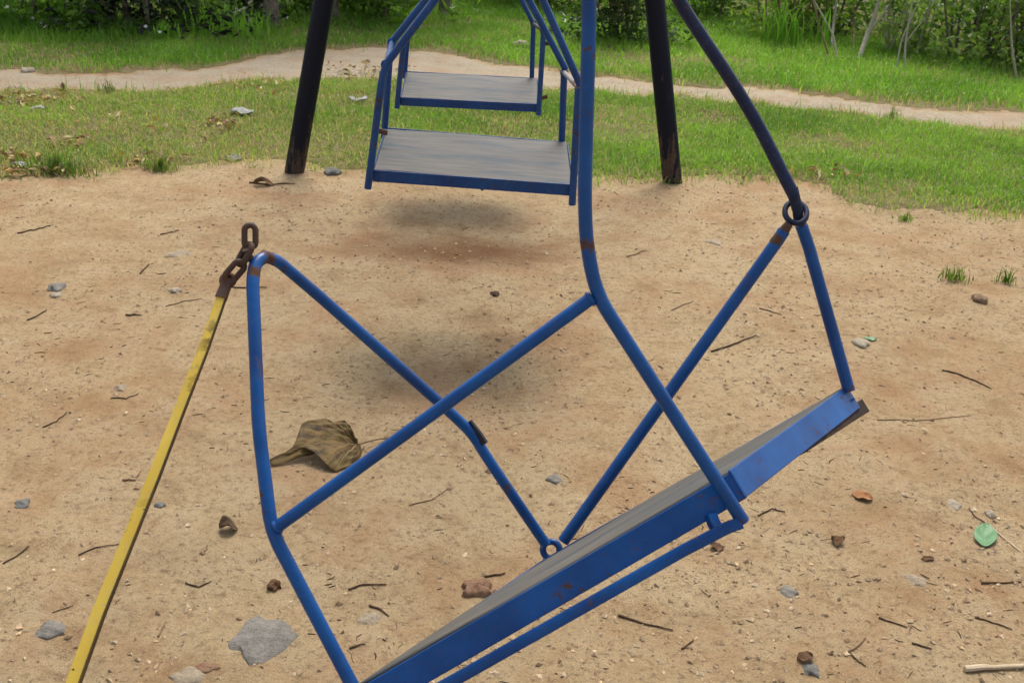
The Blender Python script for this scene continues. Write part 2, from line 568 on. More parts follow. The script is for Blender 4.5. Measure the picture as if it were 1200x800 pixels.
def sheet(name, mask, dz, mat):
    q = Q[mask]
    u, inv = np.unique(q, return_inverse=True)
    vv = V[u].copy()
    cnt = np.bincount(inv.ravel(), minlength=len(u))
    vv[:, 2] += np.where(cnt < 4, -0.006, dz)
    return tag(np_mesh(name, vv, inv.reshape(-1, 4), mat, smooth=True), kind='structure')


on_track = lambda x, y: (y > track_near(x) + jag(x, y, 41, 0.16)) & (y < track_far(x) + jag(x, y, 43, 0.18))
in_lawn = lambda x, y: (y > lawn_near(x) + jag(x, y, 47, 0.14))
tm = on_track(fx, fy)
sheet('track', tm, 0.005, M['track'])
sheet('lawn', in_lawn(fx, fy) & ~tm & (fx > -60) & (fx < 60) & (fy < 90), 0.005, M['lawn'])


# ------------------------------------------------------------------ grass
def lerp3(a, b, t):
    return np.array(a)[None] * (1 - t[:, None]) + np.array(b)[None] * t[:, None]


def blades(x, y, L, wdt, col, lean=0.5, z0=None):
    n = len(x)
    z = hfun(x, y) + 0.003 if z0 is None else z0
    a = rng.uniform(0, 2 * np.pi, n); fa = rng.uniform(0, 2 * np.pi, n)
    ln = np.abs(rng.normal(0, lean, n)) + 0.08
    dx, dy = np.cos(fa) * ln, np.sin(fa) * ln
    wx, wy = np.cos(a) * wdt / 2, np.sin(a) * wdt / 2
    b = np.stack([x, y, z], 1); L = L[:, None]
    side = np.stack([wx, wy, np.zeros(n)], 1)
    d1 = np.stack([dx * 0.35, dy * 0.35, np.ones(n)], 1); d1 /= np.linalg.norm(d1, axis=1)[:, None]
    d2 = np.stack([dx * 1.4, dy * 1.4, np.ones(n) * 0.8], 1); d2 /= np.linalg.norm(d2, axis=1)[:, None]
    m = b + d1 * L * 0.55; tp = m + d2 * L * 0.45
    V = np.empty((n, 5, 3)); V[:, 0] = b - side; V[:, 1] = b + side; V[:, 2] = m + side * 0.75; V[:, 3] = m - side * 0.75; V[:, 4] = tp
    k = np.arange(n)[:, None] * 5
    F = np.concatenate([k + [0, 1, 2], k + [0, 2, 3], k + [3, 2, 4]], 0)
    return V.reshape(-1, 3), F, np.repeat(col, 5, 0)


def grass_cols(x, y, dry, sd):
    n = len(x)
    p = fbm(x * 1.3, y * 1.3, sd, 3)
    g = lerp3((0.140, 0.265, 0.036), (0.300, 0.450, 0.080), np.clip((p - 0.3) * 2.2 + rng.normal(0, 0.25, n), 0, 1))
    st = lerp3((0.40, 0.33, 0.15), (0.55, 0.46, 0.25), rng.random(n))
    isdry = rng.random(n) < dry
    g[isdry] = st[isdry]
    return g * rng.uniform(0.75, 1.25, n)[:, None]


def scatter(n, x0, x1, y0, y1):
    return rng.uniform(x0, x1, n), rng.uniform(y0, y1, n)


# near lawn between the dirt yard and the track
x, y = scatter(420000, -5.2, 5.2, 4.6, 9.2)
dist = y - (lawn_near(x) + jag(x, y, 47, 0.14))
dist2 = track_near(x) + jag(x, y, 41, 0.16) - y
pat = fbm(x * 1.7, y * 1.7, 71, 3)
bare = np.clip((x < 0.0) * 0.5 + 0.25, 0, 1) * 1.0
dens = np.clip((dist + 0.16 + 0.25 * (fbm(x * 6, y * 6, 19, 2) - 0.5)) / 0.42, 0, 1) * np.clip((dist2 - 0.02) / 0.25, 0, 1) * np.clip((pat - 0.20) * 3.2, 0.3, 1)
dens *= np.where(x < -0.3, 0.75, 1.0)
k = rng.random(len(x)) < dens
x, y, pat, dist, dist2 = x[k], y[k], pat[k], dist[k], dist2[k]
left = np.clip(0.5 - x * 0.55, 0, 1)
dry = np.clip(0.08 + 0.33 * left + (0.45 - pat) * 0.9 + 0.25 * np.exp(-np.maximum(dist2, 0) / 0.25) + 0.4 * np.exp(-np.maximum(dist, 0) / 0.16), 0.04, 0.75)
L = rng.uniform(0.020, 0.068, len(x)) * (0.55 + 0.8 * pat)
Vv, Ff, Cc = blades(x, y, L, rng.uniform(0.003, 0.006, len(x)), grass_cols(x, y, dry, 81), 1.7)
tag(np_mesh('lawn_grass', Vv, Ff, M['blade'], Cc), 'short green lawn grass between dirt yard and track', 'grass', kind='stuff')

# thatch of short flat straw and sprigs between the blades
x, y = scatter(260000, -5.2, 5.2, 4.5, 9.2)
dist = y - (lawn_near(x) + jag(x, y, 47, 0.14)); dist2 = track_near(x) + jag(x, y, 41, 0.16) - y
k = rng.random(len(x)) < np.clip((dist + 0.20) / 0.5, 0, 1) * np.clip((dist2 + 0.05) / 0.3, 0, 1) * np.where(x > 0.3, 0.55, 1.0)
x, y = x[k], y[k]
Vv, Ff, Cc = blades(x, y, rng.uniform(0.015, 0.05, len(x)), rng.uniform(0.003, 0.006, len(x)), grass_cols(x, y, np.where(x < 0, 0.52, 0.28), 83) * 0.92, 3.0)
tag(np_mesh('lawn_thatch', Vv, Ff, M['blade'], Cc), 'straw and flattened sprigs matted at the base of the lawn', 'grass', kind='stuff')

# verge beyond the track
x, y = scatter(520000, -8, 10, 6.4, 15)
dist = y - (track_far(x) + jag(x, y, 43, 0.18))
pat = fbm(x * 1.2, y * 1.2, 91, 3)
toveg = veg_near(x) - y
dens = np.clip((dist - 0.02) / 0.3, 0, 1) * np.clip((pat - 0.10) * 3.5, 0.45, 1) * np.clip(1.0 + (toveg + 0.2) * 0.6, 0.12, 1)
k = rng.random(len(x)) < dens
x, y, pat, dist, toveg = x[k], y[k], pat[k], dist[k], toveg[k]
dry = np.clip(0.04 + 0.45 * np.exp(-np.maximum(dist, 0) / 0.3) + (0.40 - pat) * 0.5, 0.03, 0.7)
tall = np.clip(1 - np.abs(toveg - 0.1) / 0.7, 0, 1) * np.where(x < -0.8, 1.0, 0.5)
L = rng.uniform(0.035, 0.08, len(x)) * (0.7 + 0.8 * pat) + rng.uniform(0.02, 0.16, len(x)) * tall
Vv, Ff, Cc = blades(x, y, L, rng.uniform(0.004, 0.008, len(x)), grass_cols(x, y, dry, 95) * np.array([0.95, 1.06, 0.9]), 1.4)
tag(np_mesh('verge_grass', Vv, Ff, M['blade'], Cc), 'taller green grass between track and bushes', 'grass', kind='stuff')

# blades straying over the track edge
x, y = scatter(9000, -5, 5, 6.0, 9.5)
e = np.minimum(np.abs(y - track_near(x)), np.abs(y - track_far(x)))
k = (rng.random(len(x)) < np.exp(-e / 0.08)) & (fbm(x * 5, y * 5, 3, 2) > 0.5)
x, y = x[k], y[k]
Vv, Ff, Cc = blades(x, y, rng.uniform(0.03, 0.10, len(x)), np.full(len(x), 0.006), grass_cols(x, y, 0.35, 7), 0.5)
tag(np_mesh('stray_grass', Vv, Ff, M['blade'], Cc), 'stray blades of grass on the edges of the track', 'grass', kind='stuff')


def tuft(px, py, label, n, rad, L0, L1, dark=1.0, group=None):
    g = GP(px, py)
    a = rng.uniform(0, 2 * np.pi, n); r = np.minimum(np.abs(rng.normal(0, 0.6, n)), 1.1) * rad
    x = g[0] + np.cos(a) * r; y = g[1] + np.sin(a) * r * 0.6
    c = grass_cols(x, y, 0.12, 5) * dark
    Vv, Ff, Cc = blades(x, y, (L0 + (L1 - L0) * rng.random(n) ** 1.8) * (1.05 - 0.45 * r / rad).clip(0.35, 1.1), rng.uniform(0.003, 0.007, n), c * 0.7, 0.8)
    return tag(np_mesh('grass_tuft', Vv, Ff, M['blade'], Cc, loc=g), label, 'grass tuft', group)


TG = 'grass tufts on the dirt'
tuft(1118, 329, 'wider of the two dark green grass tufts on bare dirt', 75, 0.075, 0.03, 0.115, 0.75, TG)
tuft(1178, 332, 'narrow grass tuft with a long leaning blade at the photo right edge', 42, 0.06, 0.03, 0.10, 0.75, TG)
tuft(68, 204, 'thick dark green grass tuft at the lawn edge, leftmost', 420, 0.17, 0.05, 0.15, 0.8, TG)
tuft(188, 200, 'dark green grass tuft at the lawn edge, nearer the left leg', 170, 0.09, 0.04, 0.13, 0.8, TG)
tuft(1060, 259, 'sparse low grass tuft just off the right part of lawn', 60, 0.06, 0.03, 0.06, 1.0, TG)
tuft(128, 109, 'upright grass tuft on the near edge of the track', 45, 0.07, 0.05, 0.14, 0.9, TG)
tuft(1045, 140, 'spiky grass tuft on the right part of the track', 70, 0.09, 0.05, 0.12, 0.9, TG)


# ------------------------------------------------------------------ grit and plant litter on the dirt
def grit(name, n, smin, smax, cols, label, ymax=5.4, flat=0.6):
    u = rng.random(n)
    y = 1.35 + (ymax - 1.35) * u ** 1.35
    x = (rng.random(n) * 2 - 1) * (0.75 + 0.50 * y)
    keep = y < lawn_near(x) + 0.05
    cl = fbm(x * 2.2, y * 2.2, 33, 3)
    keep &= rng.random(n) < np.clip((cl - 0.38) * 4.0, 0.22, 1)
    x, y = x[keep], y[keep]; n = len(x)
    s = smin * (smax / smin) ** (rng.random(n) ** 3.0)
    base = np.array([[1, 0, 0], [-1, 0, 0], [0, 1, 0], [0, -1, 0], [0, 0, 1], [0, 0, -1]], float)
    tri = np.array([[0, 2, 4], [2, 1, 4], [1, 3, 4], [3, 0, 4], [2, 0, 5], [1, 2, 5], [3, 1, 5], [0, 3, 5]])
    jit = base[None] * rng.uniform(0.65, 1.35, (n, 6, 1)) + rng.normal(0, 0.16, (n, 6, 3))
    a = rng.uniform(0, 2 * np.pi, n); ca, sa = np.cos(a), np.sin(a)
    st = rng.uniform(0.6, 1.5, n)
    px = jit[:, :, 0] * st[:, None]; py = jit[:, :, 1]
    W = np.stack([px * ca[:, None] - py * sa[:, None], px * sa[:, None] + py * ca[:, None], jit[:, :, 2] * flat], -1) * s[:, None, None]
    W += np.stack([x, y, hfun(x, y) + s * flat * 0.35], 1)[:, None]
    c = np.array(cols)[rng.integers(0, len(cols), n)] * rng.uniform(0.75, 1.2, n)[:, None]
    F = (np.arange(n)[:, None, None] * 6 + tri[None]).reshape(-1, 3)
    return tag(np_mesh(name, W.reshape(-1, 3), F, M['grit'], np.repeat(c, 6, 0)), label, 'gravel', kind='stuff')


grit('gravel', 62000, 0.0012, 0.0085, [(0.46, 0.33, 0.19), (0.50, 0.38, 0.25), (0.36, 0.24, 0.14), (0.27, 0.18, 0.11), (0.46, 0.35, 0.23), (0.42, 0.28, 0.17), (0.48, 0.36, 0.22), (0.40, 0.29, 0.18)],
     'fine gravel and grit scattered over the bare dirt')


def litter(n):
    u = rng.random(n)
    y = 1.35 + 4.0 * u ** 1.2
    x = (rng.random(n) * 2 - 1) * (0.75 + 0.50 * y)
    keep = (y < lawn_near(x) + 0.25) & (rng.random(n) < np.clip((fbm(x * 2.2, y * 2.2, 55, 3) - 0.42) * 5.0, 0.05, 1))
    x, y = x[keep], y[keep]; n = len(x)
    Ln = 0.004 * (10 ** (rng.random(n) ** 2.0 * 0.95)); r = np.minimum(Ln * 0.22, rng.uniform(0.0007, 0.0018, n))
    a = rng.uniform(0, np.pi, n) * 0.9
    dx, dy = np.cos(a) * Ln / 2, np.sin(a) * Ln / 2 * 0.8
    bend = rng.normal(0, 0.18, n)
    vs = np.empty((n, 3, 3, 3))
    for i, t in enumerate((-1, 0, 1)):
        cx = x + dx * t - dy * bend * (1 - t * t); cy = y + dy * t + dx * bend * (1 - t * t)
        cz = hfun(cx, cy) + r * 0.9
        rr = r * (0.6 if t else 1.0)
        for j, q in enumerate((0, 2.09, 4.19)):
            nxv = -np.sin(a) * rr * np.cos(q); nyv = np.cos(a) * rr * np.cos(q)
            vs[:, i, j, 0] = cx + nxv; vs[:, i, j, 1] = cy + nyv; vs[:, i, j, 2] = cz + rr * np.sin(q)
    tri = []
    for i in (0, 1):
        for j in range(3):
            k2 = (j + 1) % 3
            tri += [[i * 3 + j, i * 3 + k2, i * 3 + 3 + k2], [i * 3 + j, i * 3 + 3 + k2, i * 3 + 3 + j]]
    cols = np.array([(0.05, 0.03, 0.018), (0.10, 0.055, 0.03), (0.17, 0.10, 0.055), (0.33, 0.22, 0.12), (0.07, 0.05, 0.04)])
    c = cols[rng.integers(0, 5, n)]
    F = (np.arange(n)[:, None, None] * 9 + np.array(tri)[None]).reshape(-1, 3)
    tag(np_mesh('plant_litter', vs.reshape(-1, 3), F, M['grit'], np.repeat(c, 9, 0)), 'tiny dark bits of twig and bark strewn over the dirt', 'plant litter', kind='stuff')


litter(6000)


# dry leaves caught in the lawn
def leaf_cards(x, y, z, size, col, tilt=0.5, aspect=0.5, yaw=None, cup=0.25):
    n = len(x)
    nrm = np.stack([rng.normal(0, tilt, n), rng.normal(0, tilt, n), np.ones(n)], 1); nrm /= np.linalg.norm(nrm, axis=1)[:, None]
    a = rng.uniform(0, 2 * np.pi, n)
    e = np.stack([np.cos(a), np.sin(a), rng.normal(0, 0.3, n)], 1)
    e -= nrm * (e * nrm).sum(1)[:, None]; e /= np.linalg.norm(e, axis=1)[:, None]
    s = np.cross(nrm, e)
    p = np.stack([x, y, z], 1); S = size[:, None]
    V = np.empty((n, 6, 3))
    up = nrm * S * cup * rng.uniform(-0.4, 1, n)[:, None]
    V[:, 0] = p - e * S * 0.5
    V[:, 1] = p - e * S * 0.05 + s * S * aspect * 0.5 + up
    V[:, 2] = p + e * S * 0.5 - nrm * S * 0.12
    V[:, 3] = p - e * S * 0.05 - s * S * aspect * 0.5 + up
    V[:, 4] = p + e * S * 0.28 + s * S * aspect * 0.36 + up * 0.7
    V[:, 5] = p + e * S * 0.28 - s * S * aspect * 0.36 + up * 0.7
    k = np.arange(n)[:, None] * 6
    F = np.concatenate([k + [0, 1, 4], k + [0, 4, 2], k + [0, 2, 5], k + [0, 5, 3]], 0)
    return V.reshape(-1, 3), F, np.repeat(col, 6, 0)


xs, ys = [], []
for px, py, sx, sy, n in ((18, 124, 26, 7, 60), (55, 120, 30, 6, 40), (80, 172, 16, 5, 36), (258, 150, 14, 5, 36), (20, 188, 26, 6, 46), (150, 150, 100, 25, 50),
                          (430, 84, 50, 8, 70), (300, 105, 60, 8, 40), (160, 192, 40, 6, 30), (960, 208, 60, 6, 40), (40, 208, 50, 4, 50)):
    for _ in range(n):
        g = G(px + random.gauss(0, sx * 0.6), py + random.gauss(0, sy * 0.6)); xs.append(g[0]); ys.append(g[1])
xs, ys = np.array(xs), np.array(ys)
cols = np.array([(0.50, 0.34, 0.13), (0.42, 0.26, 0.10), (0.30, 0.19, 0.09), (0.55, 0.44, 0.25), (0.22, 0.12, 0.06)])[rng.integers(0, 5, len(xs))]
Vv, Ff, Cc = leaf_cards(xs, ys, hfun(xs, ys) + rng.uniform(0.012, 0.045, len(xs)), rng.uniform(0.02, 0.06, len(xs)), cols, 0.5, 0.45)
tag(np_mesh('fallen_leaves', Vv, Ff, M['petal'], Cc), 'yellow and brown fallen leaves lying in the lawn', 'leaf litter', kind='stuff')


# ------------------------------------------------------------------ swing frame (legs, crossbars, beam)
BEAM_H = 2.32
gl, gr = GP(345, 201), GP(788, 213)


def leg_mb(foot, top, r=0.049):
    m = MB()
    f = np.array(foot, float); tp = np.array(top, float)
    d = (tp - f) / np.linalg.norm(tp - f)
    pts = [f - d * 0.12, f + d * 0.02] + [f + d * s for s in np.linspace(0.15, np.linalg.norm(tp - f), 8)]
    return m.tube(pts, r, 20)


tl = PY(380, 0, gl[1] + 0.02); tr = PY(767, 0, gr[1] + 0.02)
sl_ = (tl[0] - gl[0]) / (tl[2] - gl[2]); sr_ = (tr[0] - gr[0]) / (tr[2] - gr[2])
topl = np.array([gl[0] + sl_ * BEAM_H, gl[1] + 0.02, BEAM_H]); topr = np.array([gr[0] + sr_ * BEAM_H, gr[1] + 0.02, BEAM_H])
fm = (gl + gr) / 2
frame = thing('swing_stand', (fm[0], fm[1], 0), 'dark navy steel swing frame with scuffed round legs standing behind the swings', 'swing frame')
BX = -0.16
for f, tp in ((gl, topl), (gr, topr)):
    o = leg_mb(f, tp).build('leg', M['leg'], frame)
YN = -1.1
for f, tp in ((gl, topl), (gr, topr)):
    f2 = np.array([f[0], YN, 0]); t2 = np.array([tp[0], YN, BEAM_H])
    leg_mb(f2, t2).build('leg', M['leg'], frame)
for yy in (YN, (topl[1] + topr[1]) / 2):
    MB().tube([(topl[0] - 0.06, yy, BEAM_H), (topr[0] + 0.06, yy, BEAM_H)], 0.045, 16).build('crossbar', M['navy'], frame)
MB().tube([(BX, YN - 0.15, BEAM_H - 0.085), (BX, 2, BEAM_H - 0.088), (BX, topl[1] + 0.2, BEAM_H - 0.085)], 0.04, 16).build('beam', M['navy'], frame)
BB = BEAM_H - 0.15


# ------------------------------------------------------------------ swings
def unit(v):
    v = np.array(v, float); return v / np.linalg.norm(v)


def plank(name, corners, th, parent, mat, over=0.0):
    """board: FL, FR, BR, BL corners of its top face, bevelled, own axes along its length"""
    FL, FR, BR, BL = [np.array(c, float) for c in corners]
    c = (FL + FR + BR + BL) / 4
    ex = unit((FR - FL) + (BR - BL)); n = unit(np.cross(ex, (BL - FL) + (BR - FR))); ey = np.cross(n, ex)
    R = np.stack([ex, ey, n], 1)
    N = 22
    vs = []; fs = []
    for side in (0, 1):
        for i in range(N + 1):
            for j in range(9):
                u, v_ = i / N, j / 8
                p = (FL * (1 - u) + FR * u) * (1 - v_) + (BL * (1 - u) + BR * u) * v_
                q = R.T @ (p - c)
                q[2] = (0.0012 * math.sin(u * 9 + v_ * 4) if side == 0 else -th)
                if j in (0, 8):
                    q[1] += (random.random() - 0.5) * 0.003
                vs.append(q)
    def id_(s, i, j):
        return s * (N + 1) * 9 + i * 9 + j
    for i in range(N):
        for j in range(8):
            fs.append((id_(0, i, j), id_(0, i + 1, j), id_(0, i + 1, j + 1), id_(0, i, j + 1)))
            fs.append((id_(1, i, j + 1), id_(1, i + 1, j + 1), id_(1, i + 1, j), id_(1, i, j)))
    for i in range(N):
        fs.append((id_(1, i, 0), id_(1, i + 1, 0), id_(0, i + 1, 0), id_(0, i, 0)))
        fs.append((id_(0, i, 8), id_(0, i + 1, 8), id_(1, i + 1, 8), id_(1, i, 8)))
    for j in range(8):
        fs.append((id_(0, 0, j), id_(0, 0, j + 1), id_(1, 0, j + 1), id_(1, 0, j)))
        fs.append((id_(1, N, j), id_(1, N, j + 1), id_(0, N, j + 1), id_(0, N, j)))
    me = bpy.data.meshes.new(name); me.from_pydata([tuple(q) for q in vs], [], fs); me.materials.append(mat); me.update()
    me.polygons.foreach_set('use_smooth', [True] * len(me.polygons)); me.set_sharp_from_angle(angle=math.radians(40))
    o = bpy.data.objects.new(name, me); link(o, parent)
    mw = Matrix.Translation((c - offset(parent)).tolist()) @ Matrix(R.tolist()).to_4x4()
    o.matrix_local = mw
    b = o.modifiers.new('bevel', 'BEVEL'); b.width = 0.003; b.segments = 2; b.limit_method = 'ANGLE'
    return o, n, ex, ey


def rail(p, q, n, h, th, outw, parent, name='seat_rail', mat=None, drop=0.0, flange=0.02):
    """angle-iron rail along p-q: a vertical web and a flange turned under the board"""
    p = np.array(p, float) - n * drop; q = np.array(q, float) - n * drop
    m = MB()
    d = outw * th
    m.hexa([p, q, q - d, p - d], -n * h)
    a = -n * 0.024
    m.hexa([p - d + a, q - d + a, q - d - outw * flange + a, p - d - outw * flange + a], -n * th)
    return m.build(name, mat or M['blue'], parent, smooth=False, bevel=0.0015)


def place_swing(C, label, Y0, Y1, bars, rods, links_, mat, tabs):
    FL, FR, BR, BL = C
    base = (FL + FR + BR + BL) / 4; base = np.array([base[0], base[1], base[2] - 0.08])
    sw = thing('swing', base, label, 'swing', 'rigid blue swings on one frame')
    o, n, ex, ey = plank('seat_board', C, 0.02, sw, M['wood'])
    e = 0.005
    rail(FL - ey * e + n * 0.001, FR - ey * e + n * 0.001, n, 0.038, 0.004, -ey, sw, mat=mat)
    rail(BR + ey * e + n * 0.001, BL + ey * e + n * 0.001, n, 0.038, 0.004, ey, sw, mat=mat)
    rail(FR + ex * e, BR + ex * e, n, 0.038, 0.004, ex, sw, mat=mat)
    rail(BL - ex * e, FL - ex * e, n, 0.038, 0.004, -ex, sw, mat=mat)
    for pts in bars:
        MB().tube(pts, 0.0115, 12, bend=0.05, wob=0.02).build('side_bar', mat, sw)
    for pts in rods:
        MB().tube(pts, 0.011, 12, bend=0.10, wob=0.02).build('hanger_rod', mat, sw)
    for (p, q, mm) in links_:
        b = MB().tube([p, q], 0.008, 10)
        b.ring(p, unit(np.array(q) - p), 0.011, 0.004); b.ring(q, unit(np.array(q) - p), 0.011, 0.004)
        b.build('link_bar', mm, sw)
    for p, dd, mm in tabs:
        MB().tube([p, np.array(p) + dd], 0.008, 8, square=True, ratio=0.6).build('tab', mm, sw)
    return sw


def to_beam(p, slope_pt, x_end, Y):
    """carry a hanger on along its own line to the neck above, then up to the beam"""
    p = np.array(p); s = np.array(slope_pt)
    d = s - p
    k = (x_end - p[0]) / d[0]
    neck = p + d * k; neck[1] = Y
    return [p, s, neck, np.array([x_end, Y, BB])]


# middle swing
Y0, Y1 = 3.28, 3.74
FL, FR = PY(438, 199, Y0 + 0.02), PY(671, 216, Y0 + 0.02)
BL, BR = PY(453, 150, Y1 - 0.02), PY(664, 167, Y1 - 0.02)
lf = [PY(431, 221, Y0), PY(447, 97, Y0)]
lf += to_beam(PY(452, 76, Y0), PY(510, 0, Y0), BX - 0.05, Y0)[0:]
lb = [PY(450, 162, Y1), PY(457, 62, Y1)] + to_beam(PY(459, 50, Y1), PY(499, 0, Y1), BX - 0.05, Y1)
rf = [PY(670.5, 240, Y0), PY(678, 104, Y0)]
rb = [PY(658, 176, Y1), PY(661, 85, Y1)]
rodf = to_beam(PY(680, 100, Y0), PY(636, 0, Y0), BX + 0.05, Y0)
rodb = to_beam(PY(663, 82, Y1), PY(620, 0, Y1), BX + 0.05, Y1)
mid_swing = place_swing((FL, FR, BR, BL), 'middle of three blue swings, grey board hanging level just beyond the broken near swing', Y0, Y1,
                        [lf, lb, rf, rb], [rodf, rodb],
                        [(rf[1] + np.array([0.002, 0.0, 0.0]), rb[1], M['chip_white']), (lf[2], lb[2], M['blue_dark'])], M['blue_dark'],
                        [(PY(436, 151, Y0 + 0.25), np.array([0.05, 0.0, -0.012]), M['rust']), (PY(563, 221, Y0 + 0.03), np.array([0.02, 0, 0.012]), M['navy'])])
# far swing
Y0, Y1 = 4.84, 5.27
FL, FR = PY(470, 114, Y0 + 0.02), PY(632, 122, Y0 + 0.02)
BL, BR = PY(477, 84, Y1 - 0.02), PY(629, 92, Y1 - 0.02)
lf = [PY(465, 127, Y0), PY(471, 66, Y0)] + to_beam(PY(474, 48, Y0), PY(492, 18, Y0), BX - 0.06, Y0)
lb = [PY(474, 92, Y1), PY(477, 52, Y1)] + to_beam(PY(479, 38, Y1), PY(500, 4, Y1), BX - 0.06, Y1)
rf = [PY(631, 135, Y0), PY(637, 37, Y0)]
rb = [PY(623, 100, Y1), PY(625, 28, Y1)]
rodf = to_beam(PY(637, 35, Y0), PY(615, -6, Y0), BX + 0.06, Y0)
rodb = to_beam(PY(625, 28, Y1), PY(611, 0, Y1), BX + 0.06, Y1)
far_swing = place_swing((FL, FR, BR, BL), 'farthest of three blue swings, smallest in view, bluish worn board above the lawn edge', Y0, Y1,
                        [lf, lb, rf, rb], [rodf, rodb], [(rf[1], rb[1], M['navy']), (lf[2], lb[2], M['blue_dark'])], M['blue_dark'],
                        [(PY(637, 51, Y0), np.array([0.024, 0, 0.0]), M['navy']), (PY(632, 116, Y0), np.array([0.035, 0, 0.012]), M['rust'])])

# near swing: one hanger has come off, the seat hangs tilted
FL, FR, BR, BL = P(413, 806, 1.60), P(853, 551, 1.60), P(990, 453, 2.00), P(640, 653, 2.00)
NB = (FL + BR) / 2 - np.array([0, 0, 0.3])
M['blue'] = paint('knocked_blue_paint', (0.0006, 0.040, 0.170), (0.0020, 0.080, 0.290), 0.60, 0.24, (0.13, 0.058, 0.026), 1.0, 0.05,
                  [(P(687, 286, 1.50) - NB, 0.022), (P(299, 320, 1.69) - NB, 0.022), (P(312, 302, 1.72) - NB, 0.034), (P(994, 455, 1.985) - NB, 0.020),
                   (P(872, 610, 1.575) - NB, 0.012), (P(304, 580, 1.60) - NB, 0.020), (P(648, 640, 2.0) - NB, 0.015), (P(940, 262, 1.96) - NB, 0.018)])
near = thing('swing', NB, 'nearest blue swing, broken and tilted, its seat seen nearly edge on', 'swing', 'rigid blue swings on one frame')
o, n, ex, ey = plank('seat_board', (FL, FR, BR, BL), 0.018, near, M['wood'])
e = 0.005
rail(FL - ey * e - n * 0.004, FR - ey * e - n * 0.004 + ex * 0.004, n, 0.043, 0.004, -ey, near)
rail(BR + ey * e, BL + ey * e, n, 0.042, 0.004, ey, near)
sr = unit(BR - FR)
so_ = unit(np.cross(sr, n))
rail(FR - sr * 0.0045 + so_ * e, BR + so_ * e, n, 0.046, 0.004, so_, near)
sl2 = unit(FL - BL); lo_ = unit(np.cross(sl2, n))
rail(BL + lo_ * e, FL + lo_ * e, n, 0.042, 0.004, lo_, near)
RB = 0.0098
# front right bar runs on up to the beam
kR = P(699, 345, 1.52)
botR = P(871, 611, 1.575)
topR = P(691, 0, 1.42)
MB().tube([botR, P(786, 480, 1.545), kR, P(687, 285, 1.50), P(685, 225, 1.48), topR, (BX + 0.14, 1.46, 2.0), (BX + 0.05, 1.46, BB)], RB, 14, bend=0.05, wob=0.015).build('side_bar', M['blue'], near)
# front left bar to the loose top corner
kL = P(318, 622, 1.585)
MB().tube([P(423, 822, 1.575), kL, P(303, 500, 1.62), P(296, 330, 1.685), P(299, 308, 1.70), P(312, 300, 1.72)], 0.0102, 14, bend=0.03, wob=0.015).build('side_bar', M['blue'], near)
MB().tube([kL + unit(kR - kL) * 0.008, kR - unit(kR - kL) * 0.006], 0.0094, 14, wob=0.02).ring(kL + unit(kR - kL) * 0.0105, kR - kL, 0.0085, 0.0034, 12, 8).ring(kR - unit(kR - kL) * 0.0105, kR - kL, 0.0085, 0.0034, 12, 8).build('cross_bar', M['blue'], near)
# back left bar
bl_end = P(640, 638, 1.99)
MB().tube([P(308, 300, 1.715), P(325, 305, 1.74), P(372, 345, 1.80), P(520, 476, 1.92), P(553, 507, 1.95), P(572, 538, 1.96), bl_end], 0.0098, 14, bend=0.03, wob=0.015).build('side_bar', M['blue'], near)
# tab at its bend
q = P(556, 503, 1.945)
MB().tube([P(549, 494, 1.945), P(560, 508, 1.945), P(568, 520, 1.945)], 0.007, 8, square=True, ratio=0.45).build('tab', M['navy'], near)
# back right bar and the ring it hangs from
MB().tube([P(995, 458, 1.985), P(948, 290, 1.972), P(939, 264, 1.955)], 0.0112, 14, wob=0.015).build('side_bar', M['blue'], near)
rax = unit(FWD - UPV * 0.6 + RGT * 0.15)
MB().ring(P(932.5, 249, 1.958), rax, 0.0240, 0.0052, 28, 10, 0.78, RGT).build('shackle_ring', M['hook_rust'], near)
# brace from ring to the back left corner
MB().tube([P(919, 270, 1.948), P(912, 281, 1.955), P(660, 634, 2.02)], 0.0112, 14, wob=0.015).build('brace', M['blue'], near)
MB().tube([P(908, 286, 1.9565), P(919, 270, 1.948), P(925, 262, 1.945)], 0.0119, 12, r2=0.0075, wob=0.08).build('brace_collar', M['rust'], near)
MB().ring(P(646, 644, 2.01), unit(FWD + RGT * 0.2), 0.0155, 0.0062, 24, 10).build('eye_ring', M['blue_dark'], near)
# hanger rod from above, hooked through the ring
MB().tube([P(930, 228, 1.950), P(917, 203, 1.945), P(889, 147, 1.93), P(860, 99, 1.91), P(796, 3, 1.86), (BX + 0.10, 1.90, 1.78), (BX + 0.05, 1.88, BB)], 0.0114, 14, bend=0.05, wob=0.02).build('hanger_rod', M['rod_navy'], near)
MB().tube([P(927.5, 221, 1.9485), P(931, 232, 1.952), P(935, 247, 1.958), P(935.5, 259, 1.966)], 0.0115, 12, r2=0.0085, wob=0.05).build('hook_end', M['hook_rust'], near)
# foot rail beneath the seat
MB().tube([P(868, 612, 1.572), P(852, 618, 1.57), P(800, 645, 1.572), P(526, 800, 1.575), P(430, 852, 1.577)], 0.0085, 12, square=True, up=n, ratio=0.8).build('foot_rail', M['blue'], near)
MB().tube([P(833, 603, 1.585), P(836, 612, 1.58), P(842, 622, 1.574)], 0.0075, 10, square=True).build('gusset', M['blue'], near)
q0, q1 = FR + (BR - FR) * 0.46 - n * 0.0455, BR + sr * 0.034 - n * 0.036
m = MB()
wv = []
for q_, h_ in ((q0, 0.003), (q1, 0.026)):
    for o_ in (-0.002, 0.010):
        wv += [q_ - so_ * o_, q_ - so_ * o_ - n * h_]
m.add(wv, [(0, 1, 5, 4), (2, 6, 7, 3), (0, 4, 6, 2), (1, 3, 7, 5), (0, 2, 3, 1), (4, 5, 7, 6)])
m.build('corner_plate', M['dark_rust'], near, smooth=False, bevel=0.001)


